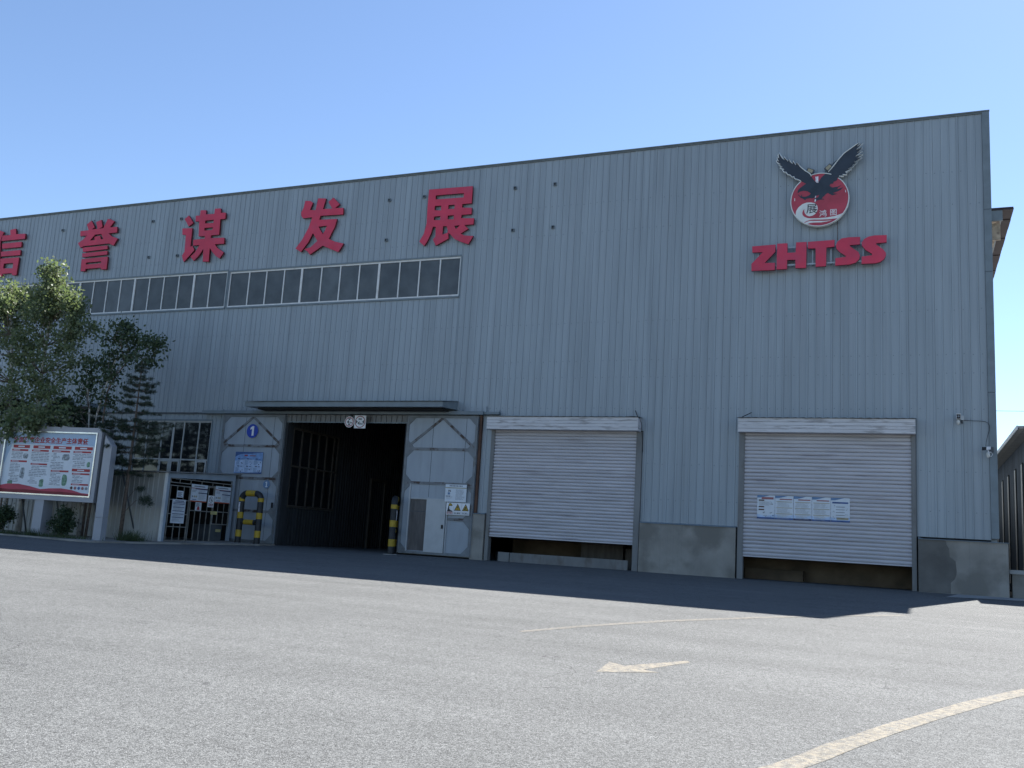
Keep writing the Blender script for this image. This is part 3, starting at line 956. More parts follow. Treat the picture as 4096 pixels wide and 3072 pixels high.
# ---- canopy over the sliding door
cp = MB()
cp.hexa([(-24.37, -1.2, 5.37), (-15.52, -1.2, 5.37), (-15.50, -0.0, 5.42), (-24.35, 0.0, 5.42),
         (-24.37, -1.2, 5.56), (-15.52, -1.2, 5.56), (-15.50, -0.0, 5.74), (-24.35, 0.0, 5.74)])
can = cp.build('canopy', M['trim'], hall)
cp = MB()
n = 36
for k in range(n):             # corrugated sheet on top, seen edge on
    xa = -24.42 + k * 8.95 / n
    xb = xa + 8.95 / n
    cp.hexa([(xa, -1.26, 5.568), (xb, -1.26, 5.568), (xb, -0.002, 5.75), (xa, -0.002, 5.75),
             (xa, -1.26, 5.576), (xb - 0.09, -1.26, 5.592), (xb - 0.09, -0.002, 5.774), (xa, -0.002, 5.758)])
cp.build('canopy_sheet', M['roof_trim'], can)
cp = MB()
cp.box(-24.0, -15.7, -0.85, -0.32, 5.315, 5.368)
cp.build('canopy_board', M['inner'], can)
# sliding door rail beam with its brackets
rb = MB()
rb.box(-27.28, -14.32, -0.30, 0.0, 5.22, 5.345)
beam = rb.build('door_rail', M['trim'], hall)
rb = MB()
rb.box(-14.318, -13.72, -0.20, 0.0, 5.245, 5.335)
rb.build('rail_end', M['trim'], beam)
for x, zt_ in ((-26.4, 5.42), (-24.9, 5.42), (-15.3, 5.42), (-14.33, 5.55), (-13.80, 5.42)):
    rb = MB()
    rb.box(x - 0.05, x + 0.05, -0.10, -0.03, 5.346, zt_)
    rb.build('rail_bracket', M['panel'], beam)
# ribbed band above the opening
bd = MB()
for k in range(24):
    xa = -23.1 + k * 5.55 / 24
    bd.box(xa, xa + 0.195, -0.055, -0.025, 4.945, 5.215)
bd.build('header_band', M['guide'], hall)
bd = MB()
bd.box(-23.1, -17.55, -0.045, 0.0, 4.90, 4.944)
bd.build('door_header', M['trim'], hall)
rs_ = MB()
rs_.box(-14.50, -14.41, -0.12, -0.01, 1.66, 5.215)
rs_.build('rusty_post', M['rust'], hall)


# ---- sliding door leaves
def door_leaf(x0, x1, z0, z1, zb, apex, wick):
    y = -0.155
    sk = MB()
    if wick is None:
        sk.box(x0, x1, y, y + 0.05, z0, z1)
    else:
        a, b, c, d = wick
        sk.box(x0, a, y, y + 0.05, z0, z1)
        sk.box(b, x1, y, y + 0.05, z0, z1)
        sk.box(a, b, y, y + 0.05, z0, c)
        sk.box(a, b, y, y + 0.05, d, z1)
    leaf = sk.build('sliding_door', M['leaf_skin'], hall)
    t, py = 0.095, y - 0.03
    fr = MB()
    fr.box(x0, x1, py, y - 0.001, z1 - t, z1)
    fr.box(x0, x1, py, y - 0.001, z0, z0 + t)
    fr.box(x0, x0 + t, py, y - 0.001, z0 + t, z1 - t)
    fr.box(x1 - t, x1, py, y - 0.001, z0 + t, z1 - t)
    fr.build('edge_frame', M['gusset'], leaf)
    for q in zb:
        xa = x0 + t
        if wick is not None and q < wick[3]:
            xa = wick[1] + 0.08
        br = MB()
        br.box(xa, x1 - t, py, y - 0.002, q - 0.05, q + 0.05)
        br.build('cross_bar', M['leaf_bar'], leaf)
    zt = zb[0] + 0.05
    for sx, ex in ((-1, x0 + t), (1, x1 - t)):
        br = MB()
        p0 = Vector((apex, 0, z1 - t))
        p1 = Vector((ex, 0, zt + 0.02))
        d = (p1 - p0).normalized()
        nrm = Vector((-d.z, 0, d.x)) * 0.045
        br.prism_xz([((p0 + nrm).x, (p0 + nrm).z), ((p1 + nrm).x, (p1 + nrm).z), ((p1 - nrm).x, (p1 - nrm).z), ((p0 - nrm).x, (p0 - nrm).z)], py + 0.002, y - 0.003)
        br.build('brace', M['leaf_bar'], leaf)
    gs = 0.27
    levels = [z1 - t] + list(zb) + [z0 + t]
    for ex, s in ((x0 + t, 1), (x1 - t, -1)):
        for i, q in enumerate(levels):
            if wick is not None and s == 1 and q < wick[3] and q > z0 + t + 0.01:
                continue
            pt = []
            if i == 0:
                pt = [(ex, q), (ex + s * gs, q), (ex, q - gs)]
            elif i == len(levels) - 1:
                pt = [(ex, q), (ex + s * gs, q), (ex, q + gs)]
            else:
                pt = [(ex, q + gs + 0.05), (ex + s * gs, q + 0.05), (ex + s * gs, q - 0.05), (ex, q - gs - 0.05)]
            gm = MB()
            gm.prism_xz(pt, py + 0.008, y - 0.0035)
            gm.build('gusset', M['gusset'], leaf)
    for q in ((x0 * 0.62 + x1 * 0.38), (x0 * 0.16 + x1 * 0.84)):
        sm = MB()
        sm.box(q - 0.006, q + 0.006, y - 0.004, y - 0.0005, (wick[3] + 0.1) if wick else z0 + t, z1 - t)
        sm.build('seam', M['joint'], leaf)
    return leaf


left_leaf = door_leaf(-26.22, -23.13, 0.06, 5.19, (3.91, 2.60, 1.29), -24.69, None)
right_leaf = door_leaf(-17.50, -14.53, 0.07, 5.19, (3.93, 2.66, 1.38), -15.99, (-17.12, -15.62, 0.18, 2.05))
wd = MB()
wd.box(-17.118, -16.402, -0.135, -0.115, 0.182, 2.048)
wd.build('wicket_recess', M['brown_board'], right_leaf)
wd = MB()
wd.box(-17.11, -16.42, -0.142, -0.1352, 1.60, 1.625)
wd.build('recess_rail', M['dark_grey'], right_leaf)
wd = MB()
wd.box(-16.40, -15.60, -0.215, -0.160, 0.15, 2.07)
wd.build('wicket_door', M['wicket'], right_leaf)
wd = MB()
wd.box(-15.56, -15.53, -0.20, -0.158, 0.15, 2.05)
wd.box(-17.17, -17.125, -0.19, -0.158, 0.15, 2.62)
wd.box(-17.124, -15.6, -0.19, -0.158, 2.072, 2.10)
wd.build('wicket_frame', M['wicket'], right_leaf)
wd = MB()
wd.box(-15.73, -15.65, -0.235, -0.216, 1.02, 1.16)
wd.build('wicket_handle', M['black'], right_leaf)
wd = MB()
wd.box(-23.36, -23.28, -0.21, -0.186, 1.45, 1.66)
wd.build('pull_handle', M['black'], left_leaf)
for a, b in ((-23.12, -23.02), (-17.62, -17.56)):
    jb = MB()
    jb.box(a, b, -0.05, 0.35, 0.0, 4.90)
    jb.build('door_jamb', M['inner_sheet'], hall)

# ---- inside: partition that runs back from the left jamb, with its window
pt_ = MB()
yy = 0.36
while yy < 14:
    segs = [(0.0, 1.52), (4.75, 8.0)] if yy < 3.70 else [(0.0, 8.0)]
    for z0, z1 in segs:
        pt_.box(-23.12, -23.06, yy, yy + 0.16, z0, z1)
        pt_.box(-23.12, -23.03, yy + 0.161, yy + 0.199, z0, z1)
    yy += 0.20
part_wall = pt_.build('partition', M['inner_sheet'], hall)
pw = MB()
pw.box(-23.08, -23.0, 0.36, 3.70, 1.53, 1.62)
pw.box(-23.08, -23.0, 0.36, 3.70, 4.66, 4.745)
pw.box(-23.07, -23.01, 0.36, 3.70, 3.15, 3.22)
for q in (0.38, 1.0, 1.62, 2.2, 2.78, 3.35, 3.66):
    pw.box(-23.072, -23.012, q - 0.035, q + 0.035, 1.621, 3.149)
    pw.box(-23.072, -23.012, q - 0.035, q + 0.035, 3.221, 4.659)
pw.build('window_frame', M['inner_frame'], part_wall)
pw = MB()
pw.box(-23.066, -23.058, 0.37, 3.69, 1.60, 4.68)
pw.build('pane', M['glass_low'], part_wall)
pw = MB()
for a, b, z in ((6.5, 6.62, 3.2), (7.75, 7.87, 3.2), (9.2, 9.3, 2.4), (10.4, 10.5, 2.4)):
    pw.box(-23.0, -22.92, a, b, 0, z)
pw.box(-23.0, -22.92, 6.621, 7.749, 3.08, 3.2)
pw.build('inner_door_frame', M['inner_frame'], part_wall)
iv = MB()
iv.box(-14.2, -8.1, 3.0, 3.2, 0.0, 5.0)
iv.box(-5.3, 0.4, 1.6, 1.8, 0.0, 5.0)
iv.box(-5.05, -3.2, 1.2, 1.58, 0.0, 0.34)
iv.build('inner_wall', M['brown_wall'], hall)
iv = MB()
iv.box(-11.2, -9.6, 2.4, 2.95, 0.0, 0.85)
iv.box(-9.5, -8.7, 2.4, 2.9, 0.0, 0.7)
iv.build('stacked_crate', M['brown_board'], hall)


# ---- roller shutters
def shutter(x0, x1, g0, g1, zb, zt, bx0, bx1):
    hs = MB()
    y0 = -0.45
    # ribbed front of the housing
    rows = [(4.68, 4.782), (4.796, 4.892), (4.906, 5.002), (5.016, 5.125)]
    for i, (a, b) in enumerate(rows):
        hs.hexa([(bx0, y0, a), (bx1, y0, a), (bx1, -0.02, a), (bx0, -0.02, a),
                 (bx0, y0 - 0.012, b), (bx1, y0 - 0.012, b), (bx1, -0.02, b), (bx0, -0.02, b)])
    hs.box(bx0 + .01, bx1 - .01, y0 + .035, -0.03, 4.69, 5.12)
    s = hs.build('roller_shutter', M['housing'], hall)
    tp = MB()
    n = 22
    for k in range(n):
        xa = bx0 - 0.04 + k * (bx1 - bx0 + 0.08) / n
        xb = xa + (bx1 - bx0 + 0.08) / n
        tp.hexa([(xa, y0 - 0.06, 5.13), (xb, y0 - 0.06, 5.13), (xb, -0.03, 5.185), (xa, -0.03, 5.185),
                 (xa, y0 - 0.06, 5.138), (xb - 0.11, y0 - 0.06, 5.152), (xb - 0.11, -0.03, 5.207), (xa, -0.03, 5.193)])
    tp.build('housing_roof', M['dark_grey'], s)
    h = (zt - zb) / 33
    mb = MB()
    pr = [(0.024, 0.0), (-0.020, 0.05), (-0.038, 0.28), (-0.044, 0.52), (-0.032, 0.80), (0.022, 0.84), (0.024, 1.0)]
    for (ya, a), (yb, b) in zip(pr[:-1], pr[1:]):
        mb.poly([(0, ya, a * h), (x1 - x0, ya, a * h), (x1 - x0, yb, b * h), (0, yb, b * h)])
    me = mb.mesh('slat', M['slat'])
    for k in range(33):
        place('slat', me, s, (x0, -0.01 + random.uniform(-0.003, 0.003), zb + k * h))
    bt = MB()
    bt.box(x0, x1, -0.045, 0.02, zb - 0.045, zb - 0.002)
    bt.build('bottom_bar', M['slat'], s)
    for a, b in ((g0, x0 + 0.03), (x1 - 0.03, g1)):
        gd = MB()
        gd.box(a, b, -0.085, -0.05, 0.0, 4.675)
        gd.box(a, b, 0.02, 0.16, 0.0, 4.675)
        gd.box(a if a == g0 else b - 0.03, a + 0.03 if a == g0 else b, -0.049, 0.019, 0.0, 4.675)
        gd.build('guide', M['guide'], s)
    return s


sh1 = shutter(-13.90, -8.54, -14.01, -8.37, 0.90, 4.72, -14.06, -8.44)
sh2 = shutter(-4.96, 0.09, -5.11, 0.19, 0.755, 4.72, -5.10, 0.185)
# hook and cable stub over the shutters, small offcuts of pipe
hk = MB()
hk.tube([(-8.55, -0.10, 5.17), (-8.60, -0.08, 5.30), (-8.66, -0.05, 5.42)], 0.014, 6)
hk.tube([(-8.9, -0.42, 5.155), (-8.6, -0.43, 5.165), (-8.42, -0.40, 5.15), (-8.36, -0.25, 4.9), (-8.33, -0.1, 4.0)], 0.010, 6)
hk.build('cable_stub', M['black'], hall)
hk = MB()
hk.tube([(-4.98, -0.42, 5.16), (-4.72, -0.2, 5.34)], 0.014, 6)
hk.build('cable_stub', M['black'], hall)

# sockets left in the sheets where earlier characters hung
for x, z in ((-37.22, 14.07), (-31.61, 14.07), (-31.59, 12.37), (-29.96, 14.06), (-29.94, 12.34), (-19.22, 13.98), (-19.21, 12.30),
             (-17.62, 13.98), (-13.71, 13.97), (-12.09, 13.97), (-13.70, 12.29), (-12.08, 12.29)):
    bk = MB()
    bk.box(x - 0.06, x + 0.06, -0.07, -0.001, z - 0.06, z + 0.06)
    br = bk.build('bracket', M['trim'], hall)
    bk = MB()
    bk.box(x - 0.042, x + 0.042, -0.074, -0.0705, z - 0.042, z + 0.042)
    bk.build('bracket_hole', M['black'], br)

# flood barrier board behind the first shutter
fb = thing('flood_barrier', 'low grey metal flood board standing in the gap under the left roller shutter', 'barrier', (-11.2, 0.25, 0))
b_ = MB()
b_.box(-13.14, -8.80, 0.235, 0.262, 0.0, 0.325)
b_.build('board', M['guide'], fb)
b_ = MB()
b_.box(-13.60, -13.17, 0.235, 0.262, 0.0, 0.325)
b_.build('end_board', M['guide'], fb)
# ================================================================== raised characters and the emblem on the hall
red_side_cache = {}


def extruded(loops, yf, depth):
    """front caps and side walls as two meshes, so that the returns take their own paint"""
    me = loops_mesh(loops, depth)
    me.transform(Matrix.Translation((0, yf + depth / 2, 0)))
    return me


LETTERS = [
    ('xin', '信', 'crimson metal character 信 at the far left, half cut off above the tall pale-stemmed trees', -40.9),
    ('yu', '誉', 'crimson metal character 誉 with three upper dots, above the left strip window', -34.7),
    ('mou', '谋', 'crimson metal character 谋 above the join between the two strip windows', -28.4),
    ('fa', '发', 'crimson metal character 发 with one dot at its upper right, above the right strip window', -22.2),
    ('zhan', '展', 'crimson metal character 展 with small square openings, at the right end of the slogan', -16.4)]
for key, ch, lab, x in LETTERS:
    t = thing('sign_character', lab, 'sign character', (x, 0, 11.9), 0, 'red slogan characters on the hall front')
    me = extruded(GLYPH[key], -0.15, 0.085)
    me.transform(WM[t.name].inverted())
    o = mesh_obj('face', me, M['red_letter'], t, (0, 0, 0), False)
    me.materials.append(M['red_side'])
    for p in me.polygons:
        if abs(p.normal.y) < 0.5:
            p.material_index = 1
    pin = MB()
    l0 = GLYPH[key][-1] if key == 'xin' else GLYPH[key][0]
    big = max(GLYPH[key], key=len)
    cx = sum(p[0] for p in big) / len(big)
    cz = sum(p[1] for p in big) / len(big)
    for dx, dz in ((-0.5, 0.6), (0.5, 0.6), (-0.4, -0.5), (0.4, -0.5)):
        pin.box(cx + dx - 0.02, cx + dx + 0.02, -0.066, 0.0, cz + dz - 0.02, cz + dz + 0.02)
    pin.build('standoff', M['trim'], t)

zs = thing('letter_sign', 'large crimson capital letters ZHTSS on two thin rails below the eagle emblem', 'sign', (-2.7, 0, 10.1))
for key, nm in (('Z', 'letter'), ('H', 'letter'), ('T', 'letter'), ('S', 'letter'), ('S2', 'letter')):
    me = extruded(GLYPH[key], -0.30, 0.09)
    me.transform(WM[zs.name].inverted())
    o = mesh_obj(nm, me, M['red_letter'], zs, (0, 0, 0), False)
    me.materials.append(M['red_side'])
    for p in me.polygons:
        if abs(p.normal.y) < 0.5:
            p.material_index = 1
r = MB()
for z in (10.27, 10.87):
    r.box(-4.72, -0.68, -0.205, -0.165, z - 0.025, z + 0.025)
for x in (-4.6, -3.95, -3.36, -2.85, -2.28, -1.85, -1.30, -0.78):
    r.box(x - 0.018, x + 0.018, -0.163, -0.0, 10.255, 10.285)
    r.box(x - 0.018, x + 0.018, -0.163, -0.0, 10.855, 10.885)
    r.box(x - 0.016, x + 0.016, -0.1635, -0.1305, 10.29, 10.85)
r.build('rail', M['steel'], zs)

em = thing('emblem_sign', 'emblem of a black eagle with raised wings over a red disc with a white wave', 'emblem', (-2.642, 0, 12.436))
EX, EZ, ER = -2.642, 12.436, 0.929
inv = WM[em.name].inverted()
bk = MB()
bk.disc_y(EX, EZ, ER, -0.245, -0.145, 72)
bk.build('backing', M['cream'], em)
me = loops_mesh([GLYPH['rimL'][0]], 0.096)
me.transform(Matrix.Translation((0, -0.247 + 0.048, 0)))
me.transform(inv)
mesh_obj('wing_backing', me, M['cream'], em, (0, 0, 0), False)
me = loops_mesh([GLYPH['rimR'][0]], 0.096)
me.transform(Matrix.Translation((0, -0.247 + 0.048, 0)))
me.transform(inv)
mesh_obj('wing_backing', me, M['cream'], em, (0, 0, 0), False)
bk = MB()
bk.disc_y(EX, EZ, ER - 0.035, -0.2505, -0.246, 72)
bk.build('disc', M['emblem_red'], em)


def flat(name, loops, y, m, parent):
    me = loops_mesh(loops, 0.0015)
    me.transform(Matrix.Translation((0, y, 0)))
    me.transform(WM[parent.name].inverted())
    return mesh_obj(name, me, m, parent, (0, 0, 0), False)


flat('wave', GLYPH['wave'], -0.2535, M['cream'], em)
flat('wave', GLYPH['wave2'], -0.2535, M['cream'], em)
flat('eagle', GLYPH['eagle'], -0.257, M['eagle'], em)
flat('peeled_patch', GLYPH['peel'], -0.2605, M['flake'], em)
rim = MB()
a = [math.radians(q) for q in range(139, 411, 4)]
rim.tube([(EX + (ER - 0.018) * math.cos(q), -0.256, EZ + (ER - 0.018) * math.sin(q)) for q in a], 0.017, 6)
a = [math.radians(q) for q in range(66, 108, 4)]
rim.tube([(EX + (ER - 0.018) * math.cos(q), -0.256, EZ + (ER - 0.018) * math.sin(q)) for q in a], 0.017, 6)
rim.build('rim', M['cream'], em)
for key in ('rimL', 'rimR'):
    rim = MB()
    rim.tube([(x, -0.260, z) for x, z in GLYPH[key][0]], 0.019, 5)
    rim.build('rim', M['cream'], em)
for body, x, z, s, m, b in (('展', -3.065, 12.01, 0.36, M['ink'], 0.001), ('鸿', -2.65, 11.855, 0.245, M['white_paint'], 0.001), ('图', -2.325, 11.875, 0.235, M['white_paint'], 0.001)):
    me = text_mesh(body, s, b, 0.0015)
    mesh_obj('lettering', me, m, em, (x, -0.2575, z))
pst = MB()
for dx, dz in ((-0.5, 0.4), (0.5, 0.4), (0, -0.6), (-0.6, -0.2), (0.6, -0.2)):
    pst.box(EX + dx - 0.02, EX + dx + 0.02, -0.144, 0.0, EZ + dz - 0.02, EZ + dz + 0.02)
pst.build('standoff', M['steel'], em)

for x, z, rot, lab in ((-2.95, 13.50, -0.45, 'small flat floodlight tucked behind the eagle\'s left wing root'),
                       (-2.37, 13.56, 0.75, 'small flat floodlight tucked behind the eagle\'s right wing root')):
    fl = thing('floodlight', lab, 'floodlight', (x, -0.13, z), 0, 'floodlights behind the emblem')
    b = MB()
    c, s = math.cos(rot), math.sin(rot)

    def rp(u, v):
        return (u * c - v * s, u * s + v * c)
    b.prism_xz([rp(-0.12, -0.075), rp(0.12, -0.075), rp(0.12, 0.075), rp(-0.12, 0.075)], -0.05, 0.02)
    b.build('body', M['dark_grey'], fl, True)
    b = MB()
    b.prism_xz([rp(-0.085, -0.055), rp(0.085, -0.055), rp(0.085, 0.055), rp(-0.085, 0.055)], -0.056, -0.0505)
    b.build('lens', M['tan_ink'], fl, True)
    b = MB()
    b.box(-0.03, 0.03, 0.0205, 0.13, -0.03, 0.03)
    b.build('bracket', M['dark_grey'], fl, True)
cb = MB()
cb.tube([(-2.50, -0.05, 13.42), (-2.42, -0.06, 13.53), (-2.30, -0.07, 13.66), (-2.18, -0.06, 13.77), (-2.05, -0.05, 13.88), (-1.95, -0.045, 13.97)], 0.010, 6)
o = cb.build('cable', M['black'])
tag(o, 'thin black cable running up from the floodlight behind the right wing', 'cable')
cb = MB()
cb.tube([(-2.09, -0.04, 11.75), (-2.085, -0.035, 11.4), (-2.09, -0.035, 11.06)], 0.009, 6)
o = cb.build('cable', M['rust'])
tag(o, 'thin brown cable hanging from the emblem down to the ZHTSS letters', 'cable')


# ================================================================== flat signs and posters
def card(name, label, cat, group, loc, rz, w, h, thick, base, items, back_gap=0.0):
    """a card with print on it; u to the right, v up, face towards local -y"""
    t = thing(name, label, cat, loc, rz, group)
    b = MB()
    b.box(0, w, -thick, back_gap, 0, h)
    b.build('card', base, t, True)
    groups = {}
    texts = []
    for it in items:
        if it[0] == 't':
            texts.append(it)
            continue
        groups.setdefault((it[1], it[2].name, it[3]), (it[2], []))[1].append(it)
    for (nm, _, layer), (m, its) in groups.items():
        g_ = MB()
        y = -thick - 0.0025 - 0.0025 * layer
        for it in its:
            if it[0] == 'r':
                _, _, _, _, u0, v0, u1, v1 = it
                g_.box(u0, u1, y, y + 0.0012, v0, v1)
            elif it[0] == 'p':
                g_.prism_xz(it[4], y, y + 0.0012)
            elif it[0] == 'c':
                g_.disc_y(it[4], it[5], it[6], y, y + 0.0012, 28)
            elif it[0] == 'o':      # ring
                n = 32
                for k in range(n):
                    a0, a1 = 2 * math.pi * k / n, 2 * math.pi * (k + 1) / n
                    ro, ri = it[6], it[7]
                    g_.poly([(it[4] + ri * math.cos(a0), y, it[5] + ri * math.sin(a0)), (it[4] + ro * math.cos(a0), y, it[5] + ro * math.sin(a0)),
                             (it[4] + ro * math.cos(a1), y, it[5] + ro * math.sin(a1)), (it[4] + ri * math.cos(a1), y, it[5] + ri * math.sin(a1))])
        g_.build(nm, m, t, True)
    for it in texts:
        _, nm, m, layer, body, u, v, size, bold = it
        me = text_mesh(body, size, bold, 0.001)
        xs_ = [q.co.x for q in me.vertices]
        me.transform(Matrix.Translation((-(min(xs_) + max(xs_)) / 2, 0, 0)))
        mesh_obj(nm, me, m, t, (u, -thick - 0.0025 - 0.0025 * layer, v), False)
    return t


def rows(nm, m, layer, u0, u1, v0, v1, n, fill=0.45, ragged=0.35):
    out = []
    dv = (v1 - v0) / n
    for k in range(n):
        v = v1 - (k + 0.5) * dv
        e = u1 - (u1 - u0) * random.uniform(0, ragged)
        u = u0 + (random.uniform(0, 0.05) * (u1 - u0))
        while u < e:
            w = random.uniform(0.12, 0.5) * (u1 - u0)
            out.append(('r', nm, m, layer, u, v - dv * fill / 2, min(u + w, e), v + dv * fill / 2))
            u += w + 0.03 * (u1 - u0)
    return out


def blobs(nm, m, layer, u0, v0, u1, v1, n):
    out = []
    for _ in range(n):
        cu_, cv_ = random.uniform(u0, u1), random.uniform(v0, v1)
        a_, b_ = (u1 - u0) * random.uniform(.12, .3), (v1 - v0) * random.uniform(.12, .3)
        pts = [(min(max(cu_ + a_ * math.cos(q + .4) * random.uniform(.6, 1), u0), u1), min(max(cv_ + b_ * math.sin(q + .4) * random.uniform(.6, 1), v0), v1)) for q in np.linspace(0, 2 * math.pi, 8)[:-1]]
        out.append(('p', nm, m, layer + len(out), pts))
    return out


# number discs on the left leaf
card('number_sign', 'large round blue sign with a bold white 1, high on the left sliding door', 'number sign', None, (-24.66, -0.20, 4.51), 0, 0.001, 0.001, 0.0, M['blue_sign'],
     [('c', 'disc', M['blue_sign'], 0, 0, 0, 0.285), ('p', 'numeral', M['white_paint'], 1, [(-0.02, -0.19), (0.075, -0.19), (0.075, 0.20), (-0.005, 0.20), (-0.105, 0.13), (-0.105, 0.05), (-0.02, 0.095)])])
card('number_sign', 'small faded blue disc with a white 1, beside the black and yellow guard', 'number sign', None, (-23.69, -0.195, 2.37), 0, 0.001, 0.001, 0.0, M['faded_blue'],
     [('c', 'disc', M['faded_blue'], 0, 0, 0, 0.165), ('p', 'numeral', M['paper'], 1, [(-0.055, -0.11), (0.06, -0.11), (0.06, -0.085), (0.025, -0.085), (0.025, 0.11), (-0.01, 0.11), (-0.06, 0.08), (-0.06, 0.055), (-0.022, 0.07), (-0.022, -0.085), (-0.055, -0.085)])])
# blue safety poster on the left leaf
it = [('p', 'wave_print', M['deep_blue_print'], 0, [(0, .87), (0, .66), (.18, .75), (.38, .79), (.75, .80), (1.37, .85), (1.37, .87)]),
      ('p', 'pale_field', M['pale_blue_print'], 0, [(0.01, .04), (1.36, .04), (1.36, .50), (.9, .56), (.4, .56), (0.01, .50)]),
      ('p', 'bottom_wave', M['deep_blue_print'], 1, [(0, 0), (1.37, 0), (1.37, .06), (.8, .035), (0.3, .02)])]
it += [('r', 'title', M['red_ink'], 2, .46, .70, .62, .755), ('r', 'title', M['dull_red'], 2, .72, .70, 1.02, .735)]
for cc in range(3):
    for rr in range(2):
        u, v = .07 + cc * .44, .33 - rr * .30
        for q in (0, .055):
            it.append(('r', 'heading', M['navy_ink'], 2, u + .08 + q, v + .235, u + .122 + q, v + .28))
        it.append(('r', 'heading', M['deep_blue_print'], 2, u + .22, v + .24, u + .33, v + .262))
        it += rows('text_line', M['faded_blue'], 2, u, u + .22, v + .02, v + .21, 6)
        it += blobs('picture', M['navy_ink'], 2, u + .24, v + .02, u + .35, v + .16, 3)
card('safety_poster', 'blue safety poster with six small picture panels on the left sliding door', 'poster', None, (-25.37, -0.20, 2.78), 0, 1.37, .87, 0.006, M['sky_blue_print'], it)

# height and width limit signs over the opening
blk = M['ink']
it = [('c', 'red_ring', M['red_ink'], 0, 0, 0, .19), ('c', 'white_field', M['white_paint'], 1, 0, 0, .158),
      ('p', 'arrow', blk, 2, [(-.07, .137), (.07, .137), (0, .065)]), ('p', 'arrow', blk, 2, [(-.07, -.137), (.07, -.137), (0, -.065)]),
      ('t', 'lettering', blk, 2, '4', -.055, -.065, .19, .004), ('t', 'lettering', blk, 2, '.5m', .06, -.06, .10, .003)]
t = card('height_limit_sign', 'round height limit sign with a red ring and 4.5m, hanging over the open doorway', 'traffic sign', None, (-19.99, -0.31, 4.905), 0, .001, .001, 0.0, M['paper'], [('c', 'plate', M['white_paint'], -1, 0, 0, .215)] + it)
b = MB()
b.box(-.02, .02, 0.002, .18, .0, .30)
b.build('hanger', M['dark_grey'], t, True)
it = [('c', 'red_ring', M['dull_red'], 0, .255, .25, .235), ('c', 'white_field', M['white_paint'], 1, .255, .25, .198),
      ('p', 'arrow', blk, 2, [(.075, .33), (.075, .17), (.155, .25)]), ('p', 'arrow', blk, 2, [(.435, .33), (.435, .17), (.355, .25)]),
      ('t', 'lettering', blk, 2, '限宽', .255, .325, .075, .002), ('t', 'lettering', blk, 2, '4', .20, .135, .19, .004), ('t', 'lettering', blk, 2, '.5m', .315, .14, .10, .003)]
t = card('width_limit_sign', 'square white plate with a red ring, beside the round height limit sign', 'traffic sign', None, (-19.755, -0.31, 4.66), 0, .51, .50, 0.008, M['white_paint'], it)
b = MB()
b.box(.23, .27, 0.001, .18, .3, .6)
b.build('hanger', M['dark_grey'], t, True)

# boards on the right leaf
it = [('r', 'gold_band', M['tan_ink'], 0, 0, .49, .86, .525)]
for k in range(9):
    it.append(('r', 'title', blk, 0, .17 + k * .06, .56, .205 + k * .06, .60))
it += rows('text_line', M['grey_ink'], 0, .42, .80, .08, .46, 12, .35) + rows('text_line', M['pale_ink'], 0, .05, .33, .10, .24, 5, .35)
it += [('c', 'picture', blk, 0, .15, .385, .022), ('c', 'picture', blk, 0, .21, .385, .022), ('p', 'picture', blk, 0, [(.13, .40), (.15, .44), (.17, .41), (.20, .41), (.21, .44), (.22, .40)]), ('r', 'blue_picture', M['faded_blue'], 0, .11, .26, .20, .34)]
it += [('c', 'picture', M['navy_ink'], 0, .06 + q * .065, .20, .018) for q in range(3)]
card('hazard_board', 'white hazard notice with a gold band, upper board on the right sliding door', 'notice board', None, (-15.65, -0.235, 2.01), 0, .86, .63, 0.008, M['paper'], it)
it = [('r', 'divider', M['pale_ink'], 0, .30, 0, .308, .43), ('r', 'divider', M['pale_ink'], 0, .62, 0, .628, .43)]
for u, body in ((.46, '当心触电'), (.78, '当心伤人')):
    it += [('p', 'triangle', blk, 0, [(u - .14, .15), (u + .14, .15), (u, .41)]), ('p', 'triangle_field', M['yellow'], 1, [(u - .105, .17), (u + .105, .17), (u, .365)]),
           ('r', 'caption_frame', M['grey_ink'], 0, u - .14, .025, u + .14, .115), ('r', 'caption_field', M['white_paint'], 1, u - .132, .033, u + .132, .107),
           ('t', 'caption', blk, 2, body, u, .045, .06, .001)]
it += [('p', 'symbol', blk, 2, [(.475, .34), (.43, .265), (.46, .265), (.44, .22), (.49, .285), (.463, .285)]), ('c', 'symbol', blk, 2, .45, .195, .012),
       ('c', 'symbol', blk, 2, .78, .27, .028), ('c', 'symbol', blk, 2, .745, .215, .026), ('p', 'symbol', blk, 2, [(.79, .235), (.835, .19), (.82, .18), (.775, .225)])]
it += [('p', 'portrait', blk, 0, [(.05, .15), (.08, .30), (.10, .40), (.17, .42), (.23, .38), (.25, .31), (.215, .32), (.12, .31), (.12, .22), (.17, .17), (.26, .14), (.27, .11), (.02, .11)]),
       ('p', 'portrait_helmet', M['yellow'], 1, [(.10, .325), (.11, .39), (.16, .41), (.215, .385), (.235, .335)]), ('p', 'portrait_face', M['white_paint'], 1, [(.13, .315), (.20, .318), (.20, .24), (.17, .20), (.13, .23)]),
       ('r', 'red_caption', M['dull_red'], 0, .02, .02, .28, .10), ('t', 'caption', M['white_paint'], 1, '必须戴安全帽', .15, .04, .042, .0005)]
card('warning_sign', 'triple warning sign with helmeted head and two yellow triangles on the right sliding door', 'warning sign', None, (-15.56, -0.235, 1.545), 0, .94, .43, 0.008, M['white_paint'], it)

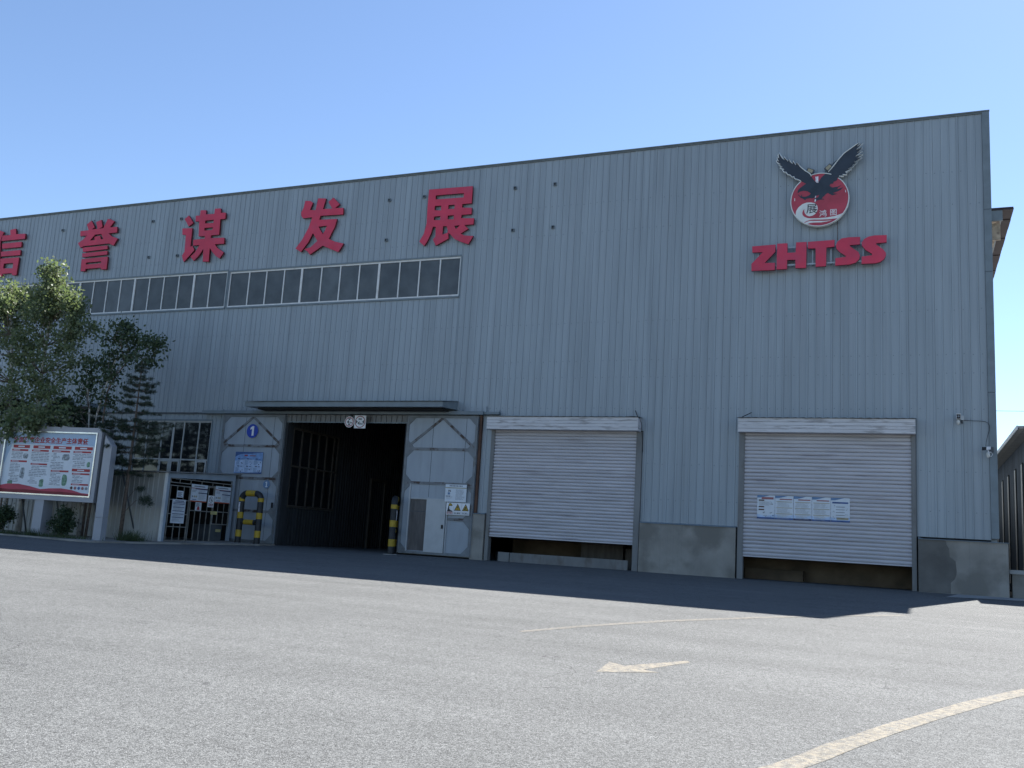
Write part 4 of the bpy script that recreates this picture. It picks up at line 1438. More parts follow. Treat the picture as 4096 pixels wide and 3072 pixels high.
# five posters stuck across the right roller shutter
pw_ = (-3.94, -3.37, -2.82, -2.25)
us = [-4.505, -3.945, -3.375, -2.82, -2.255, -1.685]
labs = ['poster with brown tag headings, leftmost of the five taped across the right roller shutter',
        'poster of faded text beside the brown-tagged poster, second of five on the right roller shutter',
        'poster of faded text in the middle of the five on the right roller shutter',
        'poster of faded text with a blue bottom, fourth of five on the right roller shutter',
        'poster with blue heading bar and small drawings, rightmost on the right roller shutter']
for k in range(5):
    w, h = us[k + 1] - us[k] - 0.012, .745
    it = [('r', 'bottom_band', M['deep_blue_print'] if k != 2 else M['navy_ink'], 0, 0, 0, w, .05), ('p', 'top_band', M['faded_blue'], 0, [(0, .745), (0, .665), (.12, .67), (w * .7, .745)]), ('p', 'blue_wash', M['pale_blue_print'], 0, [(0, .052), (w, .052), (w, .15), (w * .5, .09), (0, .14)])]
    if k < 4:
        it += [('r', 'title', M['dull_red'], 1, w * .25, .62, w * .93, .655 if k else .69)]
    if k == 0:
        it += [('r', 'tag_heading', M['rust'], 1, .05, v, .22, v + .04) for v in (.565, .36, .27)]
        it += rows('text_line', M['pale_ink'], 1, .05, .50, .42, .55, 5) + blobs('picture', M['ink'], 1, .42, .45, .49, .52, 3)
        for u, v in ((.18, .16), (.40, .16), (.2, .06), (.42, .06)):
            it += blobs('picture', M['ink'], 1, u, v, u + .10, v + .06, 3)
    elif k < 4:
        for v in (.55, .36, .17):
            it.append(('r', 'heading', M['tan_ink'], 1, .04, v, w - .03, v + .02))
            it += rows('text_line', M['pale_ink'], 1, .05, w - .04, v - .15, v - .01, 5, .35)
    else:
        it += [('r', 'heading', M['deep_blue_print'], 1, .04, .57, w - .05, .62), ('r', 'foot_panel', M['tan_ink'], 1, .17, .07, w - .04, .14)]
        for q in range(5):
            v = .46 - q * .085
            it.append(('r', 'rule', M['ink'], 1, .15, v, w - .15, v + .012))
            it += blobs('picture', M['ink'], 1, (.06 if q % 2 == 0 else w - .13), v - .01, (.12 if q % 2 == 0 else w - .06), v + .05, 3)
    card('shutter_poster', labs[k], 'poster', 'posters taped across the right roller shutter', (us[k], -0.056, 1.935), 0, w, h, 0.004, M['paper'], it)

# ================================================================== barred shed in front of the hall
shed = thing('gas_shed', 'low beige sheet metal shed with a barred end gate full of safety notices', 'shed', (-25.1, -4.1, gz(-4.1)))
SX, SY0, SY1 = -25.1, -4.12, -0.36
zf, zb_ = 2.47, 2.72
k = 0
x = SX - 0.02
sheet_w = 0.92
while x > -47:
    xa = x - sheet_w
    mb = MB()
    n = 4
    pr = []
    for q in range(n):
        u = xa + q * sheet_w / n
        pr += [(u, 0), (u + .015, -.022), (u + .045, -.022), (u + .06, 0)]
    pr.append((x, 0))
    for (a, ya), (b, yb) in zip(pr[:-1], pr[1:]):
        mb.poly([(a, SY0 + ya, -0.1), (b, SY0 + yb, -0.1), (b, SY0 + yb, zf - .03), (a, SY0 + ya, zf - .03)])
    mb.build('wall_sheet', M['shed_wall'], shed)
    x = xa - 0.004
b = MB()
b.box(SX - 0.10, SX - 0.005, SY0 - 0.06, SY0 - 0.035, -0.1, zf - .03)
b.box(SX - 0.035, SX - 0.005, SY0 - 0.034, SY0 + .05, -0.1, zf - .03)
b.build('corner_trim', M['white_frame'], shed)
b = MB()
b.hexa([(-47, SY0 - .16, zf - .02), (SX + .12, SY0 - .16, zf - .02), (SX + .12, -0.06, zb_ + .0), (-47, -0.06, zb_ + .0),
        (-47, SY0 - .16, zf + .02), (SX + .12, SY0 - .16, zf + .02), (SX + .12, -0.06, zb_ + .04), (-47, -0.06, zb_ + .04)])
b.build('roof', M['steel'], shed)
b = MB()
b.box(SX - .10, SX, SY0, SY0 + .13, -.1, zf - .03)
b.box(SX - .10, SX, SY1 - .14, SY1, -.1, zb_ - .04)
b.hexa([(SX - .10, SY0 + .131, 2.28), (SX, SY0 + .131, 2.28), (SX, SY1 - .141, 2.42), (SX - .10, SY1 - .141, 2.42),
        (SX - .10, SY0 + .131, 2.45), (SX, SY0 + .131, 2.45), (SX, SY1 - .141, 2.67), (SX - .10, SY1 - .141, 2.67)])
b.build('end_frame', M['shed_frame'], shed)
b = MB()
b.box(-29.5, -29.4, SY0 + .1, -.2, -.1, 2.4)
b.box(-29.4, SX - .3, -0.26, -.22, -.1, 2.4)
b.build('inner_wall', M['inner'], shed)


def barset(name, y0, y1, z0, z1, ys_, zs_, t=.035):
    f = MB()
    f.box(SX - .05, SX - .01, y0, y0 + t, z0, z1)
    f.box(SX - .05, SX - .01, y1 - t, y1, z0, z1)
    f.box(SX - .05, SX - .01, y0 + t, y1 - t, z0, z0 + t)
    f.box(SX - .05, SX - .01, y0 + t, y1 - t, z1 - t, z1)
    gt = f.build(name, M['gate_bar'], shed)
    for q in ys_:
        m_ = MB()
        m_.box(SX - .04, SX - .016, q - .014, q + .014, z0 + t, z1 - t)
        m_.build('bar', M['gate_bar'], gt)
    for q in zs_:
        m_ = MB()
        m_.box(SX - .046, SX - .013, y0 + t, y1 - t, q - .017, q + .017)
        m_.build('rail', M['gate_bar'], gt)
    return gt


barset('barred_door', -3.93, -2.86, -0.03, 2.03, (-3.55, -3.2), (1.49, 0.97, .50))
barset('barred_panel', -2.81, -1.52, -0.03, 2.10, (-2.49, -2.17, -1.84), (1.14,))
barset('barred_panel', -1.515, -0.52, 0.66, 2.12, (-1.22, -.87), (1.16,))
barset('transom_bars', -3.95, -0.52, 2.105, 2.29, (-3.46, -2.88, -2.27, -1.65, -1.03), ())
b = MB()
b.box(-26.0, SX - .055, -1.50, -.83, -0.03, .65)
cab = b.build('gas_cabinet', M['dark_grey'])
tag(cab, 'squat dark grey cabinet with a yellow sticker behind the shed gate\'s lower right bars', 'cabinet')

RZ = math.radians(90)
GX = SX + .012
gn = 'notices wired to the shed gate'


def gcard(name, label, cat, y0, y1, z0, z1, base, items, th=0.006):
    return card(name, label, cat, gn, (GX, y0, z0), RZ, y1 - y0, z1 - z0, th, base, items)


it = [('r', 'title', M['navy_ink'], 0, .15 + q * .065, .80, .195 + q * .065, .84) for q in range(7)]
for v in (.755, .70, .575, .44, .335, .205):
    it.append(('r', 'heading_bar', M['navy_ink'], 0, .05, v, .65, v + .022))
it += rows('text_line', M['pale_ink'], 0, .06, .62, .60, .68, 3) + rows('text_line', M['pale_ink'], 0, .06, .62, .47, .56, 3) + rows('text_line', M['pale_ink'], 0, .06, .62, .24, .32, 3) + rows('text_line', M['pale_ink'], 0, .06, .55, .06, .18, 4)
gcard('rules_notice', 'tall white notice with dark heading bars on the shed\'s barred door', 'notice', -3.78, -3.08, .63, 1.51, M['paper'], it)
it = rows('text_line', M['ink'], 0, .03, .29, .03, .21, 5, .5)
gcard('paper_notice', 'small white sheet wired to the barred door above the tall notice', 'notice', -3.59, -3.26, 1.585, 1.835, M['paper'], it, .003)
for y0, y1, z0, z1, lab in ((-2.86, -1.97, 1.475, 2.14, 'white hazard notice with an orange foot band in the middle of the shed gate'), (-1.51, -.60, 1.50, 2.16, 'white hazard notice with an orange foot band at the right end of the shed gate')):
    it = [('r', 'foot_band', M['orange_ink'], 0, 0, 0, .89, .045), ('r', 'head_band', M['orange_ink'], 0, 0, .50, .89, .525), ('r', 'bar', M['navy_ink'], 1, .22, .475, .89, .515), ('r', 'bar', M['navy_ink'], 1, .40, .325, .89, .36)]
    it += [('r', 'title', M['ink'], 0, .15 + q * .06, .57, .19 + q * .06, .61) for q in range(10)]
    it += rows('text_line', M['pale_ink'], 0, .42, .86, .37, .46, 4, .4) + rows('text_line', M['pale_ink'], 0, .42, .86, .08, .31, 8, .4) + rows('text_line', M['grey_ink'], 0, .05, .30, .36, .46, 4, .4)
    it += [('c', 'symbol', M['tan_ink'], 0, .20, .20, .04), ('c', 'symbol', M['tan_ink'], 0, .30, .20, .04), ('c', 'symbol', M['grey_ink'], 0, .09, .20, .035), ('r', 'blue_note', M['faded_blue'], 0, .10, .07, .32, .10)]
    gcard('hazard_notice', lab, 'notice', y0, y1, z0, z1, M['paper'], it)
it = [('o', 'ban_ring', M['ink'], 0, .165, .30, .115, .095), ('p', 'ban_bar', M['ink'], 0, [(.085, .37), (.10, .385), (.245, .235), (.23, .22)]), ('p', 'flame', M['ink'], 1, [(.15, .25), (.14, .31), (.165, .36), (.185, .31), (.18, .25)]),
      ('r', 'red_caption', M['dull_red'], 0, .04, .04, .30, .14), ('t', 'caption', M['white_paint'], 1, '禁止烟火', .17, .065, .062, .001)]
gcard('no_fire_sign', 'white sign with a barred flame symbol between the two hazard notices', 'sign', -1.875, -1.535, 1.315, 1.765, M['white_paint'], it)
it = rows('text_line', M['ink'], 0, .03, .28, .14, .28, 5, .5) + [('p', 'red_picture', M['red_ink'], 1, [(.08, .02), (.24, .02), (.22, .12), (.16, .17), (.10, .12)])]
gcard('paper_notice', 'small white sheet with a red picture below the middle hazard notice', 'notice', -2.54, -2.22, 1.155, 1.465, M['paper'], it, .003)
gcard('yellow_label', 'small yellow label on the middle rail of the shed gate', 'label', -1.65, -1.28, 1.045, 1.165, M['yellow_label'], rows('text_line', M['tan_ink'], 0, .04, .33, .02, .10, 3), .003)
card('yellow_sticker', 'small yellow sticker on the dark cabinet behind the shed gate', 'sticker', None, (SX - .053, -1.18, .38), RZ, .29, .10, .003, M['yellow_label'], rows('text_line', M['tan_ink'], 0, .03, .26, .02, .085, 3))
# round dark red bell on the shed wall behind the noticeboard
bl = thing('alarm_bell', 'round dark red bell on the shed wall, half behind the noticeboard\'s middle post', 'bell', (-30.96, SY0 - 0.02, .70))
b = MB()
b.disc_y(0, 0, .165, -.07, -.004, 28)
b.build('gong', M['rust'], bl, True)
b = MB()
b.disc_y(0, 0, .035, -.095, -.0705, 16)
b.build('boss', M['cream'], bl, True)

# ================================================================== door guards
def guard(name, label, a, b_, top, r=.122):
    t = thing(name, label, 'guard rail', (a[0], a[1], gz(a[1])), math.atan2(b_[1] - a[1], b_[0] - a[0]), 'black and yellow door guards')
    w = math.hypot(b_[0] - a[0], b_[1] - a[1])
    bend = .24
    cuts_ = [(-.05, .29, 0), (.29, .55, 1), (.55, 1.0, 0), (1.0, 1.24, 1), (1.24, 1.66, 0), (1.66, 1.81, 1), (1.81, top - r - bend, 0)]
    for x in (0, w):
        for z0, z1, y in cuts_:
            m_ = MB()
            m_.tube([(x, 0, z0), (x, 0, z1)], r if y else r - .0015, 16, False)
            m_.build('band', M['yellow'] if y else M['guard_black'], t, True)
    arc = [math.radians(q) for q in range(0, 91, 15)]
    zc = top - r - bend
    m_ = MB()
    m_.tube([(bend - bend * math.cos(q), 0, zc + bend * math.sin(q)) for q in arc], r - .0015, 16, False)
    m_.build('bend', M['guard_black'], t, True)
    m_ = MB()
    m_.tube([(w - bend + bend * math.cos(q), 0, zc + bend * math.sin(q)) for q in arc], r - .0015, 16, False)
    m_.build('bend', M['guard_black'], t, True)
    m_ = MB()
    m_.tube([(bend, 0, top - r), (w - bend, 0, top - r)], r, 16, False)
    m_.build('band', M['yellow'], t, True)
    m_ = MB()
    m_.tube([(r - .01, 0, .86), (r + .12, 0, .86)], r - .02, 14, False)
    m_.tube([(w - r - .1, 0, .86), (w - r + .01, 0, .86)], r - .02, 14, False)
    m_.build('cross_bar', M['guard_black'], t, True)
    m_ = MB()
    m_.tube([(r + .12, 0, .86), (w - r - .1, 0, .86)], r - .018, 14, False)
    m_.build('band', M['yellow'], t, True)
    m_ = MB()
    m_.box(-.24, .24, -.24, .24, -.03, .012)
    m_.box(w - .24, w + .24, -.24, .24, -.03, .012)
    m_.build('foot_plate', M['concrete_light'], t, True)
    m_ = MB()
    m_.box(-.03, .03, -r - .006, -r + .03, 1.24, 1.62)
    m_.build('reflective_strip', M['flake'], t, True)
    return t


guard('door_guard', 'black and yellow hoop guard with cross bar before the left sliding door', (-24.17, -1.0), (-23.26, -1.0), 2.10)
guard('door_guard', 'black and yellow hoop guard seen end on, at the right edge of the open doorway', (-17.50, -.65), (-17.93, .27), 2.15)

# ================================================================== noticeboard
BX, BY = -28.92, -6.25
nb = thing('noticeboard', 'large framed noticeboard on grey posts with a red Chinese headline and four columns of print', 'noticeboard', (BX, BY, gz(BY) + .05), math.radians(5.5))
dz = -(gz(BY) + .05)
z0, z1 = 1.17 + dz, 3.82 + dz
xL, xR = -2.07, 2.42
fw, fd = .17, .30
for nm, pts in (('top', [(xL, z1), (xR, z1), (xR - fw, z1 - fw), (xL + fw, z1 - fw)]), ('bottom', [(xL, z0), (xL + fw, z0 + fw), (xR - fw, z0 + fw), (xR, z0)]),
                ('left', [(xL, z0), (xL, z1), (xL + fw, z1 - fw), (xL + fw, z0 + fw)]), ('right', [(xR, z0), (xR - fw, z0 + fw), (xR - fw, z1 - fw), (xR, z1)])):
    b = MB()
    b.prism_xz(pts, -.10, .48)
    b.build('frame_rail', M['board_grey'], nb, True)
ti = .045
for a in ((xL + fw + .001, xR - fw - .001, z1 - fw - ti, z1 - fw - .001), (xL + fw + .001, xR - fw - .001, z0 + fw + .001, z0 + fw + ti),
          (xL + fw + .001, xL + fw + ti, z0 + fw + ti + .001, z1 - fw - ti - .001), (xR - fw - ti, xR - fw - .001, z0 + fw + ti + .001, z1 - fw - ti - .001)):
    b = MB()
    b.box(a[0], a[1], -.13, -.02, a[2], a[3])
    b.build('bright_trim', M['chrome'], nb, True)
px0, px1, pz0, pz1 = xL + fw + ti, xR - fw - ti, z0 + fw + ti, z1 - fw - ti
PW, PH = px1 - px0, pz1 - pz0
b = MB()
b.box(px0, px1, -.045, -.015, pz0, pz1)
b.build('print_panel', mat('board_print', (0.56, 0.62, 0.68), 0.45, var=.06, scale=1.2), nb, True)


def U(u):
    return px0 + u * PW


def V(v):
    return pz0 + v * PH


def prints(name, m, rects, y, polys=()):
    b = MB()
    for u0, v0, u1, v1 in rects:
        b.box(U(u0), U(u1), y, y + .001, V(v0), V(v1))
    for p in polys:
        b.prism_xz([(U(u), V(v)) for u, v in p], y, y + .001)
    return b.build(name, m, nb, True)


prints('blue_sky_band', mat('faded_sky_print', (0.36, 0.48, 0.62), 0.5, var=.12, scale=1.5), [(0, .80, 1, .999)], -.048, [[(0, .80), (0, .45), (.03, .62), (.07, .80)]])
prints('text_field', M['paper'], [(.06, .13, .97, .80)], -.051)
me = text_mesh('全面落实企业安全生产主体责任', .205, .0055, .001)
w_ = max(v.co.x for v in me.vertices)
for v in me.vertices:
    v.co.x *= PW * .83 / w_
    v.co.z *= 1.12
mesh_obj('headline', me, M['red_ink'], nb, (U(.075), -.052, V(.835)), False)
prints('red_hill', M['emblem_red'], [], -.054, [[(0, 0), (1, 0), (1, .035), (.9, .045), (.8, .085), (.68, .105), (.55, .095), (.45, .075), (.33, .115), (.2, .145), (.08, .14), (0, .115)]])
prints('red_hill', M['red_side'], [], -.0555, [[(0, 0), (1, 0), (1, .02), (.7, .05), (.5, .045), (.3, .06), (.1, .05), (0, .06)]])
cols = [(.075, .27), (.30, .50), (.525, .735), (.76, .965)]
hd, sb, tx = [], [], []


def trow(u0, u1, v0, v1, n):
    d = (v1 - v0) / n
    for k in range(n):
        v = v1 - (k + .5) * d
        e = u1 - (u1 - u0) * random.choice((0, 0, .05, .3, .45))
        u = u0 + (.02 if random.random() < .3 else 0)
        while u < e:
            l = random.uniform(.02, .06)
            tx.append((u, v - d * .21, min(u + l, e), v + d * .21))
            u += l + .006


for c, (u0, u1) in enumerate(cols):
    hd.append((u0 + .01, .735, u1, .785))
    sb.append((u0, .685, u1 - .012, .715))
sb += [(.075, .50, .26, .53), (.305, .465, .49, .492), (.54, .365, .735, .394), (.775, .335, .965, .362), (.78, .165, .965, .192)]
hd.append((.77, .385, .965, .43))
trow(.075, .20, .555, .675, 5)
trow(.075, .19, .165, .49, 13)
trow(.30, .50, .52, .675, 6)
trow(.30, .50, .27, .455, 7)
trow(.30, .41, .155, .26, 5)
trow(.525, .62, .54, .675, 6)
trow(.525, .735, .405, .53, 5)
trow(.54, .66, .145, .355, 9)
trow(.76, .965, .565, .675, 5)
trow(.77, .90, .445, .555, 4)
trow(.785, .90, .205, .325, 5)
for q in hd:
    prints('heading_bar', M['red_ink'], [q], -.0535)
for q in sb:
    prints('subheading_bar', M['red_ink'], [q], -.0535)
prints('heading_text', M['paper'], [(u0 + (u1 - u0) * .3, v0 + .014, u0 + (u1 - u0) * .68, v1 - .014) for u0, v0, u1, v1 in hd] + [(u0 + .015, v0 + .010, u0 + (u1 - u0) * .5, v1 - .010) for u0, v0, u1, v1 in sb], -.056)
stuff(prints('text_line', M['grey_ink'], tx, -.0535))
for nm, m, (u0, v0, u1, v1) in (('picture', M['grey_print'], (.205, .555, .27, .655)), ('picture', M['grey_print'], (.195, .22, .255, .42)), ('picture', M['green_print'], (.065, .115, .135, .20)),
                                ('picture', M['green_print'], (.425, .10, .48, .245)), ('picture', M['grey_print'], (.635, .545, .735, .665)), ('picture', M['green_print'], (.67, .13, .735, .34)), ('picture', M['green_print'], (.92, .455, .96, .55))):
    n = 10
    pts = [((u0 + u1) / 2 + (u1 - u0) / 2 * math.copysign(abs(math.cos(q)) ** .6, math.cos(q)) * random.uniform(.78, 1), (v0 + v1) / 2 + (v1 - v0) / 2 * math.copysign(abs(math.sin(q)) ** .6, math.sin(q)) * random.uniform(.78, 1)) for q in np.linspace(0, 2 * math.pi, n + 1)[:-1]]
    prints(nm, m, [], -.0535, [pts])
for k, m in enumerate((M['rust'], M['dull_red'], M['deep_blue_print'], M['dull_red'], M['grey_ink'])):
    b = MB()
    b.disc_y(U(.79 + k * .04), V(.12), .055, -.0545, -.0535, 20)
    b.build('round_badge', m, nb, True)
# posts
for s in (1, -1):
    a, c = (2.67, 3.00) if s == 1 else (-2.68, -2.32)
    hi, lo_ = (3.55 + dz, 3.18 + dz)
    zl, zr = (hi, lo_) if s == 1 else (lo_, hi)
    b = MB()
    b.box(a, c, -.20, .06, -.1, .78)
    b.hexa([(a, -.20, .792), (c, -.20, .792), (c, .06, .792), (a, .06, .792), (a, -.20, zl), (c, -.20, zr), (c, .06, zr), (a, .06, zl)])
    b.build('side_post', M['board_grey'], nb, True)
    b = MB()
    q0, q1 = (xR + .001, 2.669) if s == 1 else (-2.319, xL - .001)
    b.box(q0, q1, .0, .18, z0 + .12, z1 - .05)
    b.build('connecting_plate', M['dark_grey'] if s == 1 else M['board_grey'], nb, True)
b = MB()
b.box(-.17, .23, -.06, .40, -.1, z0 - .001)
b.build('middle_post', M['board_grey'], nb, True)
for x in (-1.35, .25, 1.95):
    b = MB()
    b.tube([(x, .22, z0 + .9), (x + .06, .95, -.1)], .028, 8)
    b.build('stay', M['dark_grey'], nb, True)
b = MB()
b.tube([(2.45, 1.1, 2.6), (2.70, 2.1, -.1)], .03, 8)
b.build('stay', M['dark_grey'], nb, True)

# ================================================================== cameras and wires
c1 = thing('security_camera', 'boxy white security camera facing the yard, with a bulb beneath it', 'security camera', (1.40, 0, 5.2), 0, 'security cameras at the hall corner')
b = MB()
b.box(-.085, .04, -.36, -.10, -.05, .095)
b.box(-.09, .045, -.38, -.09, .096, .105)
b.build('housing', M['white_plastic'], c1, True)
b = MB()
b.box(-.075, .03, -.372, -.361, -.045, .085)
b.build('lens_hood', M['black'], c1, True)
b = MB()
b.disc_y(-.022, .025, .028, -.378, -.3725, 16)
b.build('lens', M['grey_ink'], c1, True)
b = MB()
b.box(.045, .135, -.10, -.001, -.05, .09)
b.build('junction_box', M['steel'], c1, True)
b = MB()
b.tube([(.08, -.05, -.051), (.085, -.05, -.15)], .022, 8)
b.tube([(.0, -.2, -.051), (.03, -.12, -.10), (.08, -.05, -.13)], .014, 8)
b.build('bracket', M['dark_grey'], c1, True)
b = MB()
b.tube([(-.03, -.25, -.06), (-.03, -.25, -.09), (-.03, -.25, -.15), (-.03, -.25, -.20), (-.03, -.25, -.225)], [.03, .045, .052, .035, .008], 12)
b.build('bulb', M['bulb'], c1, True)
c2 = thing('security_camera', 'white bullet security camera with a black nose, lowest on the hall corner', 'security camera', (2.15, 0, 4.25), 0, 'security cameras at the hall corner')
b = MB()
b.hexa([(-.105, -.36, -.02), (-.05, -.42, -.025), (.075, -.22, .015), (.02, -.16, .02), (-.105, -.36, .065), (-.05, -.42, .06), (.075, -.22, .10), (.02, -.16, .105)])
b.build('housing', M['white_plastic'], c2, True)
b = MB()
b.hexa([(-.175, -.44, -.045), (-.115, -.50, -.05), (-.052, -.423, -.027), (-.108, -.362, -.022), (-.17, -.43, .055), (-.11, -.49, .05), (-.052, -.423, .062), (-.108, -.362, .067)])
b.build('lens_hood', M['black'], c2, True)
b = MB()
b.box(.06, .16, -.10, -.055, -.05, .10)
b.build('junction_box', M['dark_grey'], c2, True)
b = MB()
b.tube([(.0, -.28, -.021), (.01, -.26, -.07), (.09, -.10, -.06)], .018, 8)
b.build('bracket', M['white_plastic'], c2, True)
b = MB()
b.tube([(0.0, -.26, -.075), (0, -.26, -.10), (0, -.26, -.17), (0, -.26, -.22), (0, -.26, -.245)], [.03, .046, .054, .036, .008], 12)
b.build('bulb', M['bulb'], c2, True)
b = MB()
b.tube([(.10, -.07, -.051), (.13, -.08, -.12), (.10, -.10, -.18), (.05, -.12, -.18)], .008, 6)
b.build('pigtail', M['white_plastic'], c2, True)
cb = MB()
cb.tube([(1.53, -.03, 5.155), (1.75, -.035, 5.14), (1.98, -.035, 5.135), (2.10, -.035, 5.12), (2.18, -.06, 5.07), (2.22, -.065, 4.98), (2.21, -.07, 4.85), (2.16, -.08, 4.68), (2.12, -.10, 4.5), (2.10, -.2, 4.36)], .007, 6)
o = cb.build('cable', M['black'])
tag(o, 'black cable looping on the blue sheets between the two security cameras', 'cable')
cb = MB()
cb.tube([(2 + k * .9, 60.2, 14.62 - .10 * k / 7 - .02 * math.sin(k / 10 * math.pi)) for k in range(0, 30)], .022, 6)
o = cb.build('overhead_wire', M['black'])
tag(o, 'thin overhead wire crossing the sky between the hall and the low warehouse', 'wire')

# ================================================================== low warehouse on the right
wh = thing('neighbour_warehouse', 'low dark blue warehouse with narrow pale wall strips and a light roof edge', 'building', (3.5, 10, 0))
WX, WY = 3.5, 0.4
y = WY
while y < 50:
    mb = MB()
    for q in range(4):
        a = y + q * .25
        mb.poly([(WX, a, .05), (WX, a + .21, .05), (WX, a + .21, 5.1), (WX, a, 5.1)][::-1])
        mb.poly([(WX, a + .21, .05), (WX - .018, a + .222, .05), (WX - .018, a + .222, 5.1), (WX, a + .21, 5.1)][::-1])
        mb.poly([(WX - .018, a + .222, .05), (WX - .018, a + .238, .05), (WX - .018, a + .238, 5.1), (WX - .018, a + .222, 5.1)][::-1])
        mb.poly([(WX - .018, a + .238, .05), (WX, a + .25, .05), (WX, a + .25, 5.1), (WX - .018, a + .238, 5.1)][::-1])
    mb.build('wall_sheet', M['near_sheet'], wh)
    y += 1.0
for q in (1.6, 4.13, 6.3, 8.89, 11.28, 13.8, 16.3, 18.8, 21.3, 23.8):
    b = MB()
    b.box(WX - .045, WX - .0185, q - .05, q + .33, .30, 4.33)
    w = b.build('wall_strip', M['joint'], wh)
    b = MB()
    b.box(WX - .060, WX - .0455, q, q + .28, .31, 4.28)
    b.build('strip_sheet', M['white_frame'], w)
b = MB()
b.box(WX + .001, WX + .2, WY, 50, 0, 5.2)
b.build('inner_wall', M['inner'], wh)
b = MB()
for k in range(12):
    b.box(WX + .2 + k, WX + 1.18 + k, WY, WY + .2, 0, 5.0)
b.box(WX + .2, WX + 12.2, WY + .03, WY + .2, 0, 5.0)
b.build('end_wall', M['near_sheet'], wh)
y = WY - .1
while y < 50:
    b = MB()
    b.hexa([(3.03, y, 4.95), (WX - .02, y, 5.06), (WX - .02, y + 1.17, 5.06), (3.03, y + 1.17, 4.95), (3.03, y, 4.965), (WX - .02, y, 5.075), (WX - .02, y + 1.17, 5.075), (3.03, y + 1.17, 4.965)])
    b.build('soffit_board', M['near_soffit'], wh)
    y += 1.19
b = MB()
b.hexa([(3.0, WY - .1, 4.98), (WX + 12, WY - .1, 5.5), (WX + 12, 50, 5.5), (3.0, 50, 4.98), (3.0, WY - .1, 5.04), (WX + 12, WY - .1, 5.56), (WX + 12, 50, 5.56), (3.0, 50, 5.04)])
b.build('roof', M['roof_sheet'], wh)
b = MB()
b.box(2.97, 2.998, WY - .1, 50, 4.93, 5.055)
b.build('roof_edge', M['near_edge'], wh)
lwl = thing('low_wall', 'low concrete wall with a pale coping closing the gap beside the hall corner', 'wall', (3.6, .2, 0))
b = MB()
b.box(2.73, 6.5, .13, .33, -.05, .68)
b.build('wall_body', M['concrete'], lwl)
b = MB()
b.box(2.655, 6.6, .06, .40, .682, .80)
b.build('coping', M['concrete_light'], lwl)
# ================================================================== trees and plants
def rand_unit(n):
    v = rng.normal(size=(n, 3))
    return v / np.linalg.norm(v, axis=1)[:, None]


def leaf_cloud(centres, per, spread, size, seed, droop=0.25, aspect=0.62, flat=(1, 1, 1)):
    """many small pointed leaves scattered round the given clump centres"""
    r = np.random.default_rng(seed)
    c = np.repeat(np.asarray(centres, float), per, axis=0)
    n = len(c)
    p = c + r.normal(size=(n, 3)) * np.asarray(flat) * spread
    d = r.normal(size=(n, 3))
    d[:, 2] -= droop * 2
    d /= np.linalg.norm(d, axis=1)[:, None]
    a = r.normal(size=(n, 3))
    s = np.cross(d, a)
    s /= np.linalg.norm(s, axis=1)[:, None]
    L = size * r.uniform(.6, 1.35, n)[:, None]
    w = L * aspect * .5
    v = np.stack([p, p + d * L * .45 + s * w, p + d * L, p + d * L * .45 - s * w], axis=1).reshape(-1, 3)
    return v, n


def quad_mesh(name, v, n, m, inv):
    me = bpy.data.meshes.new(name)
    v = (np.c_[v, np.ones(len(v))] @ np.array(inv).T)[:, :3]
    me.vertices.add(4 * n)
    me.vertices.foreach_set('co', v.astype(np.float32).ravel())
    me.loops.add(4 * n)
    me.loops.foreach_set('vertex_index', np.arange(4 * n, dtype=np.int32))
    me.polygons.add(n)
    me.polygons.foreach_set('loop_start', np.arange(0, 4 * n, 4, dtype=np.int32))
    me.polygons.foreach_set('loop_total', np.full(n, 4, dtype=np.int32))
    me.materials.append(m)
    me.update(calc_edges=True)
    return me


def lobe_points(lobes, seed):
    r = np.random.default_rng(seed)
    out = []
    for cx, cy, cz, rx, ry, rz, n in lobes:
        d = r.normal(size=(n, 3))
        d /= np.linalg.norm(d, axis=1)[:, None]
        q = r.uniform(.25, 1, n)[:, None] ** .5
        out.append(np.array([cx, cy, cz]) + d * q * np.array([rx, ry, rz]))
    return np.concatenate(out)


def crown(t, name, lobes, per, spread, size, m, seed, **kw):
    c = lobe_points(lobes, seed)
    v, n = leaf_cloud(c, per, spread, size, seed + 1, **kw)
    me = quad_mesh(name, v, n, m, WM[t.name].inverted())
    o = bpy.data.objects.new(name, me)
    C.objects.link(o)
    o.parent = t
    return c


def limbs(t, name, start_pts, targets, m, seed, r0=.035):
    r = np.random.default_rng(seed)
    b = MB()
    sp = np.asarray(start_pts, float)
    for q in targets:
        i = int(np.argmin(np.linalg.norm(sp - (q - np.array([0, 0, .9])), axis=1)))
        a = sp[i]
        mid = (a + q) / 2 + r.normal(size=3) * .12 + np.array([0, 0, -.08])
        b.tube([tuple(a), tuple(mid), tuple(q)], [r0, r0 * .6, r0 * .2], 5, False)
    o = b.build(name, m, t)
    return o


def spine(pts, n=14):
    pts = np.asarray(pts, float)
    s = np.linspace(0, len(pts) - 1, n)
    return np.stack([np.interp(s, np.arange(len(pts)), pts[:, k]) for k in range(3)], 1)


